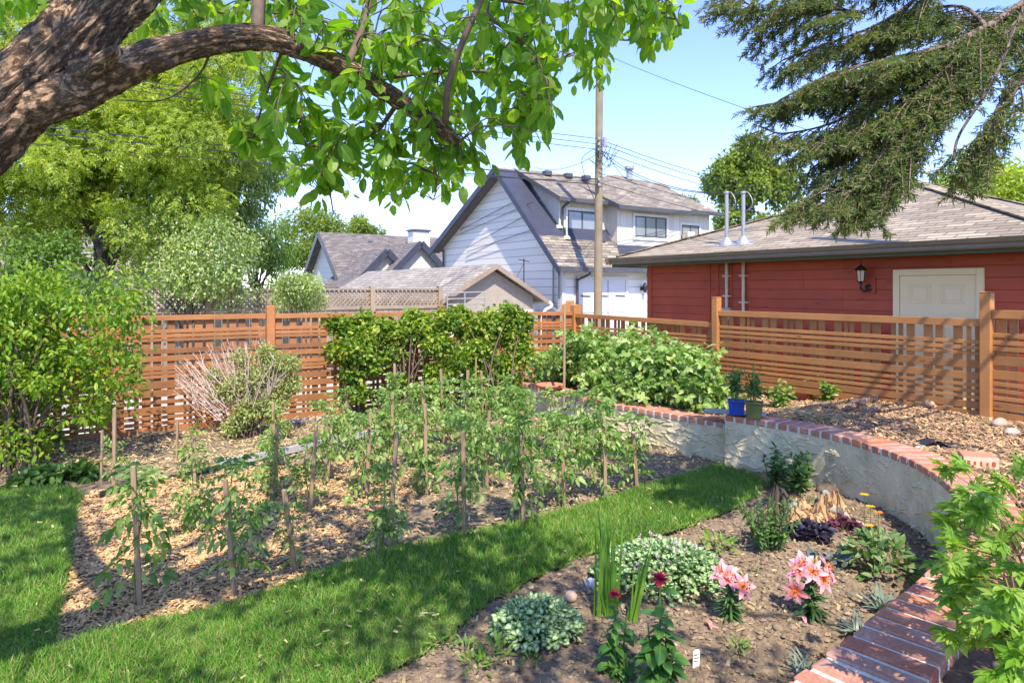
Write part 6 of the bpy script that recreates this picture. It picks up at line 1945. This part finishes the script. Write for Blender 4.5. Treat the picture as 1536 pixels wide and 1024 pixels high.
wd = [(662, 972, .07, 'yellow green weed seedling at the lawn edge'), (698, 985, .06, 'fine weed seedling next to the lawn edge weed'), (742, 996, .085, 'bright yellow green weed with fingered leaves in front of the silver mound'), (798, 1000, .05, 'tiny weed seedling in front of the silver mound'), (712, 1010, .07, 'low weed at the very front of the bed by the lawn'),
      (1105, 975, .06, 'small pale weed between the plant tag and the bricks'), (1075, 832, .11, 'bright green seedling clump at the back of the mauve mound'), (1132, 862, .04, 'tiny sprout in bare soil between the lilies'), (935, 1015, .07, 'weed at the foot of the shorter bee balm'), (1218, 762, .05, 'small green sprout beside the stump')]
for px, py, r, lab in wd:
    mound('weed', lab, 'weed', soil_at(G(px, py)), r, r, r * .7, int(500 * r), r * .62, leaf_oval(.28, .1, .2), M['weed'], 'weeds in the flower bed', loft=.6)

# tree stump
M['stump'] = bark_mat('stump_wood', [(.34, .18, .08), (.52, .31, .15), (.64, .44, .25)], 14, (1, 1, .2), .9, .02)
M['stump_grey'] = bark_mat('stump_grey', [(.22, .18, .14), (.36, .31, .25), (.42, .37, .31)], 12, (1, 1, .2), .8, .02)
sp = soil_at(G(1207, 778)); t = thing('tree_stump', 'broken rotting orange brown tree stump near the stucco wall', 'tree stump', sp)
k = 40; a = np.arange(k) * 6.283 / k; mb = MB()
R0 = .19 * (1 + .25 * np.sin(a * 3 + 1) + .1 * np.sin(a * 7)); Ht = .10 + .11 * np.clip(np.sin(a * 2 + 2.2), -.2, 1) + .03 * np.sin(a * 5) + .03 * rng.random(k)
ring = []
for f, rr in ((0, 1.35), (.35, 1.08), (.7, .98), (1, .9)): ring.append(np.stack([np.cos(a) * R0 * rr * 1.25, np.sin(a) * R0 * rr, Ht * f - .02 * (f == 0)], 1))
ring.append(np.stack([np.cos(a) * R0 * .6 * 1.2, np.sin(a) * R0 * .6, Ht * .55], 1)); ring.append(np.stack([np.cos(a) * R0 * .25, np.sin(a) * R0 * .25, Ht * 0 + .04 + .01 * rng.random(k)], 1))
v = np.concatenate(ring) + rng.normal(size=(k * 6, 3)) * .006 + sp
i = np.arange(5)[:, None] * k; j = np.arange(k)[None]; j2 = (j + 1) % k
mb.add(v, [np.stack([i + j, i + j2, i + k + j2, i + k + j], -1).reshape(-1, 4), tuple(5 * k + q for q in range(k))]); mb.build('stump_body', M['stump'], t)
mb = MB()
for dx, dy, l in ((.32, .02, .08), (.34, -.14, .04), (-.24, -.12, .04)):
    q = smooth_path([sp + A(dx * .35, dy * .35, .10), sp + A(dx * .7, dy * .7, .06), sp + A(dx, dy, 0), sp + A(dx * 1.3, dy * 1.4, -.04)], 5); mb.tube(q, interp_r([.055, .035, .02, .01], len(q)), 8, rough=.25)
mb.tube(smooth_path([sp + A(.14, .03, .02), sp + A(.19, .03, .12), sp + A(.17, .05, .19)], 4), interp_r([.07, .05, .03], 9), 8, rough=.3)
mb.build('root', M['stump_grey'], t, smooth=True)
# stones
def stone(lab, p, r, sq, c, c2, group='stones in the flower bed', name='stone'):
    mb = MB(); mb.lump(p + A(0, 0, r * sq[2] * .55), r, sq, .22, 11, 8); o = mb.build(name, plain('stone', c, c2, 25, .8, .2), loc=p, smooth=True)
    return tag(o, lab, 'stone', group)
stone('rounded pinkish stone behind the silver mound', soil_at(G(856, 905)), .042, (1, .8, .8), (.50, .36, .29), (.38, .27, .22))
stone('grey white stone beside the sword leaves', soil_at(G(886, 882)), .045, (1, .8, .7), (.50, .50, .50), (.38, .38, .39))
stone('tan stone between the two bee balms', soil_at(G(950, 958)), .032, (1, .8, .8), (.52, .36, .21), (.4, .27, .16))
stone('small brown stone on bare soil between the lilies', soil_at(G(1167, 948)), .03, (1, .8, .7), (.26, .19, .13), (.18, .13, .09))
stone('dark earthy lump of rock at the foot of the wall by the stump', soil_at(G(1240, 738)), .09, (1.2, .7, .7), (.16, .12, .09), (.10, .075, .055))
# plant tag
tp = soil_at(G(1044, 1004)); t = thing('plant_tag', 'small white plastic plant tag with dark printed lines stuck in the soil', 'plant tag', tp)
mb = MB(); M['tag'] = plain('tag_plastic', (.82, .82, .80), (.78, .78, .76), 5, .5, 0)
rt = unit(A(1, .2, .05)); up = unit(A(.12, .25, 1)); nn = np.cross(rt, up)
mb.slab([tp - rt * .017 - up * .01, tp + rt * .017 - up * .01, tp + rt * .017 + up * .062, tp + rt * .009 + up * .072, tp - rt * .009 + up * .072, tp - rt * .017 + up * .062], .0015, -nn)
mb.build('tag_plate', M['tag'], t)
mb = MB(); M['ink'] = plain('ink', (.03, .03, .05), (.02, .02, .03), 5, .6, 0)
for k_, z in enumerate((.020, .034, .048)):
    for j in range(6):
        x_ = -.0125 + .0045 * j; hh = .0055 * (.75 + .5 * rng.random())
        mb.obox(tp + rt * x_ + up * z + nn * .0012, rt, up, nn, .0032, hh, .0006)
mb.build('print', M['ink'], t)

# ------------------------------------------------------------------ things on the raised bed
def bed_at(px, py, z0=.44):
    p = G(px, py, z0)
    for _ in range(4): p = G(px, py, float(gz_bed(p[0:1], p[1:2])[0]))
    return p
pt = G(1113, 623, .535); pt2 = pt
tile = thing('slate_tile', 'thin grey slate tile laid across the brick coping under the pots', 'tile', pt)
mb = MB(); mb.obox(pt + A(-.03, .14, .008), unit(A(.9, -.35, 0)), unit(A(.35, .9, 0)), A(0, 0, 1), .62, .26, .012); mb.build('tile_slab', plain('slate', (.30, .32, .32), (.22, .24, .24), 12, .6, .1), tile, bevel=.003)
def square_pot(label, p, wd, h, c, c2, leaves):
    t = thing('flower_pot', label, 'flower pot', p, 'pots on the coping'); ang = -.35; x = A(math.cos(ang), math.sin(ang), 0); y = A(-math.sin(ang), math.cos(ang), 0)
    mb = MB(); V = []
    for z, s in ((0, .82), (h * .86, .98), (h * .86, 1.06), (h, 1.08), (h, .96), (h * .8, .92)):
        V += [p + x * (i * wd * s / 2) + y * (j * wd * s / 2) + A(0, 0, z) for i, j in ((-1, -1), (1, -1), (1, 1), (-1, 1))]
    f = [(3, 2, 1, 0)] + [(4 * r + q, 4 * r + (q + 1) % 4, 4 * r + 4 + (q + 1) % 4, 4 * r + 4 + q) for r in range(5) for q in range(4)]
    mb.add(V, f); o = mb.build('pot', plain('pot_glaze', c, c2, 6, .25, .03, spec=.6), t, bevel=.004)
    mb = MB(); mb.obox(p + A(0, 0, h * .84), x, y, A(0, 0, 1), wd * .9, wd * .9, .01); mb.build('potting_soil', M['mulchsoil'], t)
    ms, ml = MB(), MB(); b = p + A(0, 0, h * .84)
    for _ in range(leaves):
        a = rng.random() * 6.283; e = b + A(math.cos(a) * .12 * rng.random(), math.sin(a) * .1 * rng.random(), .16 + .22 * rng.random()); q = smooth_path([b + (e - b) * A(.3, .3, 0), (b + e) / 2, e], 4); ms.tube(q, .003, 4)
        k = 9; u = .3 + .7 * rng.random(k); pos = np.stack([np.interp(u, np.linspace(0, 1, len(q)), q[:, i]) for i in range(3)], 1); ml.scatter(NAR, pos, rdir(k) + A(0, 0, .7), rdir(k) + A(0, 0, 1), .075 * (.6 + .6 * rng.random(k)))
    ms.build('stems', M['green_stem'], t); ml.build('foliage', M['mid_leaf'], t)
square_pot('glossy cobalt blue square pot with a sprouting plant', G(1105, 621, .55), .165, .15, (.02, .07, .42), (.016, .05, .32), 16)
square_pot('olive green square pot with a sprouting plant next to the blue one', G(1131, 626, .55), .165, .16, (.12, .135, .045), (.09, .105, .035), 18)
for px, py, r, h_, lab in ((1172, 612, .22, .28, 'bushy green plant beside the olive pot'), (1222, 598, .17, .28, 'leafy green plant against the fence, second after the olive pot'), (1243, 603, .12, .22, 'small green seedling against the fence beyond the pots'), (1062, 618, .2, .32, 'tall yellow green shoots to the side of the blue pot'), (1085, 606, .16, .40, 'slender leafy stems right behind the blue pot')):
    upright('bed_plant', lab, bed_at(px, py), r, h_, 14, 12, .10, leaf_oval(.5, .1, .25), M['rasp_leaf'] if px > 1100 else M['ground_leaf'], 'small plants on the raised bed')
# terracotta bowl on a rod and the tall stake
bw = P(825, 580, 9.35); t = thing('terracotta_bowl', 'shallow terracotta dish standing on a thin rod above the wall corner', 'bowl', A(bw[0], bw[1], .43))
mb = MB(); mb.lathe(bw, [(.03, -.06), (.12, -.045), (.195, .02), (.20, .04), (.185, .04), (.11, -.025), (.01, -.035)], 22); mb.build('dish', plain('terracotta', (.48, .20, .13), (.40, .16, .10), 10, .8, .1), t, smooth=True)
mb = MB(); mb.tube([A(bw[0] + .03, bw[1], .2), bw - A(-.03, 0, .05)], .009, 6); mb.build('rod', M['bronze'], t)
sb_ = P(846, 592, 9.0); mb = MB(); mb.bar(A(sb_[0], sb_[1], .2), A(sb_[0] + .01, sb_[1], H - (455 - HY) / F * 9.0), .045, .03)
tag(mb.build('plant_stake', M['stake'], loc=A(sb_[0], sb_[1], .2), bevel=.003), 'tall brown post standing beside the terracotta dish', 'stake', 'wooden stakes in the tomato bed')
# driftwood, straw, block, tarp, rocks
M['drift'] = bark_mat('driftwood', [(.22, .12, .08), (.40, .26, .18), (.52, .38, .28)], 16, (1, 1, 1), .8, .015)
def log(lab, pts, r, mat=M['drift']):
    mb = MB(); q = smooth_path(pts, 5); mb.tube(q, interp_r(r, len(q)), 9, rough=.3); j = len(q) // 2; mb.tube([q[j], q[j] + A(.06, .02, .07)], [r[0] * .6, r[0] * .3], 7, rough=.3)
    return tag(mb.build('driftwood', mat, loc=pts[0], smooth=True), lab, 'driftwood', 'driftwood on the raised bed')
a, b = bed_at(1268, 618), bed_at(1318, 602); log('long reddish piece of driftwood lying near the foot of the fence', [a + A(0, 0, .03), (a + b) / 2 + A(0, 0, .06), b + A(0, 0, .05)], [.03, .055, .05, .03])
a, b = bed_at(1292, 630), bed_at(1318, 618); log('short dark stub of driftwood nearer the coping', [a + A(0, 0, .02), (a + b) / 2 + A(0, 0, .05), b + A(0, 0, .05)], [.025, .05, .03])
a, b = bed_at(1385, 612), bed_at(1405, 616); log('weathered gnarled knot of wood at the foot of the fence', [a + A(0, 0, .03), (a + b) / 2 + A(0, 0, .06), b + A(0, 0, .03)], [.03, .05, .03])
for px, py, L_, lab in ((1228, 634, .32, 'pale heap of dry straw on the brick coping'), (1196, 628, .22, 'smaller heap of dry straw beside the olive pot')):
    p = bed_at(px, py, .5); p[2] = max(p[2], .5); k = 420 if L_ > .3 else 240; mb = MB(); pos = p + np.stack([rng.normal(size=k) * L_ * .4, rng.normal(size=k) * .08, np.abs(rng.normal(size=k)) * .035 + .02], 1)
    d = rng.normal(size=(k, 3)) * A(1, .45, .28) + A(.3, -.2, -.1); mb.scatter(leaf_blade(.05, .5, 3), pos, d, rdir(k) + A(0, 0, 1), .16 * (.5 + .6 * rng.random(k)))
    tag(mb.build('straw_heap', M['straw'], loc=p), lab, 'straw', 'straw heaps on the coping')
bp = bed_at(1467, 700); t = thing('clay_block', 'loose red clay block with a pale pitted side on the raised bed', 'brick', bp)
dx_ = unit(A(.80, -.35, 0)); ex = A(.35, .80, 0) / np.linalg.norm([.35, .80])
mb = MB(); mb.obox(bp + A(0, 0, .05), dx_, ex, A(0, 0, 1), .235, .20, .10); mb.build('block_body', M['brick'], t, bevel=.006)
mb = MB(); mb.obox(bp + A(0, 0, .05) - dx_ * 0 - ex * .1015, dx_, ex, A(0, 0, 1), .225, .003, .092)
mb.build('pale_face', plain('pale_clay', (.58, .48, .33), (.44, .35, .24), 18, .9, .2), t)
for i in range(5):
    mb = MB(); c = bp + A(0, 0, .045 + rng.normal() * .006) + dx_ * (-.08 + .04 * i) - ex * .1035
    mb.obox(c, unit(dx_ + A(0, 0, rng.normal() * .3)), ex, A(0, 0, 1), .012 + .012 * rng.random(), .002, .03 + .015 * rng.random()); mb.build('pit', M['red_trim'], t)
tq = bed_at(1420, 672); mb = MB(); k = 14
gx, gy = np.meshgrid(np.linspace(-.2, .2, k), np.linspace(-.08, .08, 8)); zz = .03 + .05 * fbm(gx * 9 + 3, gy * 12, 3) + .04 * np.exp(-((gx + .1) ** 2) / .004)
vv = np.stack([gx, gy - .35 * gx, zz], -1).reshape(-1, 3) + tq; i = np.arange(7)[:, None] * k; j = np.arange(k - 1)[None]
mb.add(vv, [np.stack([i + j, i + j + 1, i + k + j + 1, i + k + j], -1).reshape(-1, 4)])
o = mb.build('tarp_scrap', plain('black_tarp', (.018, .02, .026), (.03, .032, .04), 9, .35, .1, spec=.6), loc=tq, smooth=True); sm_ = o.modifiers.new('Solidify', 'SOLIDIFY'); sm_.thickness = .006
tag(o, 'crumpled scrap of black plastic sheet behind the clay block', 'plastic sheet')
for px, py, r, sq, c, lab in ((1500, 640, .07, (1.4, .8, .8), (.42, .33, .25), 'tan rock at the foot of the fence post'), (1524, 628, .10, (1.2, .8, .9), (.36, .31, .27), 'larger grey brown rock at the edge beside the fence post'), (1518, 652, .06, (1.2, .9, .7), (.48, .42, .36), 'pale small rock in front of the fence post rocks'), (1378, 674, .03, (1.1, .8, .7), (.5, .49, .47), 'small white stone on the mulch near the coping')):
    stone(lab, bed_at(px, py), r, sq, c, tuple(x * .7 for x in c), 'rocks on the raised bed', 'rock')
# cobbles in the near corner
for i in range(44):
    px, py = 1400 + 190 * rng.random(), 930 + 130 * rng.random(); p = bed_at(px, py, .4)
    j_ = nm(p)
    q, _ = resample(pathB, .1); dmin = np.min(np.linalg.norm((q + left_normal(q) * WT / 2)[:, :2] - p[:2], axis=1))
    if dmin < .22: continue
    c = [(.46, .36, .22), (.36, .30, .20), (.28, .24, .18), (.50, .42, .30)][i % 4]
    stone('rounded tan and olive cobble among many in the corner behind the coping', p, .03 + .028 * rng.random(), (1.25, .85, .6), c, tuple(x * .65 for x in c), 'cobbles in the near corner', 'cobble')

# ------------------------------------------------------------------ big leafy plant leaning in over the coping
M['peony'] = leaf_mat('peony_leaf', [(.13, .29, .03), (.18, .36, .04), (.24, .43, .06), (.33, .47, .10)], .5, .42, (1.4, 1.35, .4))
M['peony_stem'] = plain('peony_stem', (.28, .20, .08), (.22, .11, .06), 12, .6, .1)
pb = A(1.95, 2.25, .42); t = thing('maple_sapling', 'leafy bright green plant with pointed lobed leaves leaning over the coping in the near corner', 'plant', pb)
LOB0 = merge_tpl([(leaf_oval(.26, .1, .22), (0, 0, 0), 0, 1, 0), (leaf_oval(.3, .1, .2), (0, .38, -.02), .75, .42, 0), (leaf_oval(.3, .1, .2), (0, .38, -.02), -.75, .42, 0)])
LOB = merge_tpl([(LOB0, (0, 0, 0), 0, 1, 0), (LOB0, (0, 0, .003), .85, .8, -.1), (LOB0, (0, 0, .003), -.85, .8, -.1), (LOB0, (0, 0, .006), 1.65, .55, -.15), (LOB0, (0, 0, .006), -1.65, .55, -.15)]); ms, ml = MB(), MB()
tg = []
for (px, py, rx, ry, d0, d1, k) in ((1480, 775, 55, 45, 1.9, 2.6, 24), (1475, 860, 60, 50, 1.8, 2.4, 26), (1510, 930, 40, 50, 1.7, 2.2, 16), (1520, 715, 30, 25, 2.1, 2.6, 5), (1440, 800, 22, 25, 2.2, 2.7, 6), (1440, 870, 20, 30, 2.0, 2.4, 6), (1515, 1000, 30, 25, 1.7, 2.0, 7), (1570, 850, 40, 120, 1.7, 2.3, 24), (1440, 940, 20, 20, 1.9, 2.1, 4), (1440, 700, 25, 15, 2.4, 2.7, 4), (1450, 820, 50, 60, 1.9, 2.4, 18), (1500, 960, 40, 50, 1.7, 2.0, 10)):
    for _ in range(k):
        a = rng.random() * 6.283; rr = rng.random() ** .5; tg.append(P(px + rx * rr * math.cos(a), py + ry * rr * math.sin(a), d0 + (d1 - d0) * rng.random()))
tg = np.array(tg)
hub = [pb + A(rng.normal() * .12, rng.normal() * .14, 0) for _ in range(12)]
hubt = []
for i, hb in enumerate(hub):
    e = tg[rng.integers(len(tg))]; e = e + (pb + A(0, 0, .3) - e) * .25
    q = smooth_path([hb - A(0, 0, .05), hb + (e - hb) * .5 + A(0, 0, .08), e], 6); ms.tube(q, interp_r([.007, .004], len(q)), 6); hubt.append(q)
HP = np.concatenate(hubt)
use = np.zeros(len(HP))
for e in tg:
    j = int(np.argmin(np.linalg.norm(HP - e, axis=1) + use)); use[max(0, j - 1):j + 2] += .09; s = HP[j]; q = smooth_path([s, (s + e) / 2 + A(0, 0, .03), e], 4); ms.tube(q, interp_r([.003, .002], len(q)), 4, cap=False)
    out = unit((e - pb) * A(1, 1, .3)); 
    for _ in range(3):
        d = unit(out + rng.normal(size=3) * .6 + A(-.2, -.1, -.25)); ml.scatter(LOB, [e], [d], [A(0, 0, 1) + rng.normal(size=3) * .35], .072 * (.5 + .8 * rng.random()))
ms.build('stems', M['peony_stem'], t, smooth=True); ml.build('foliage', M['peony'], t)
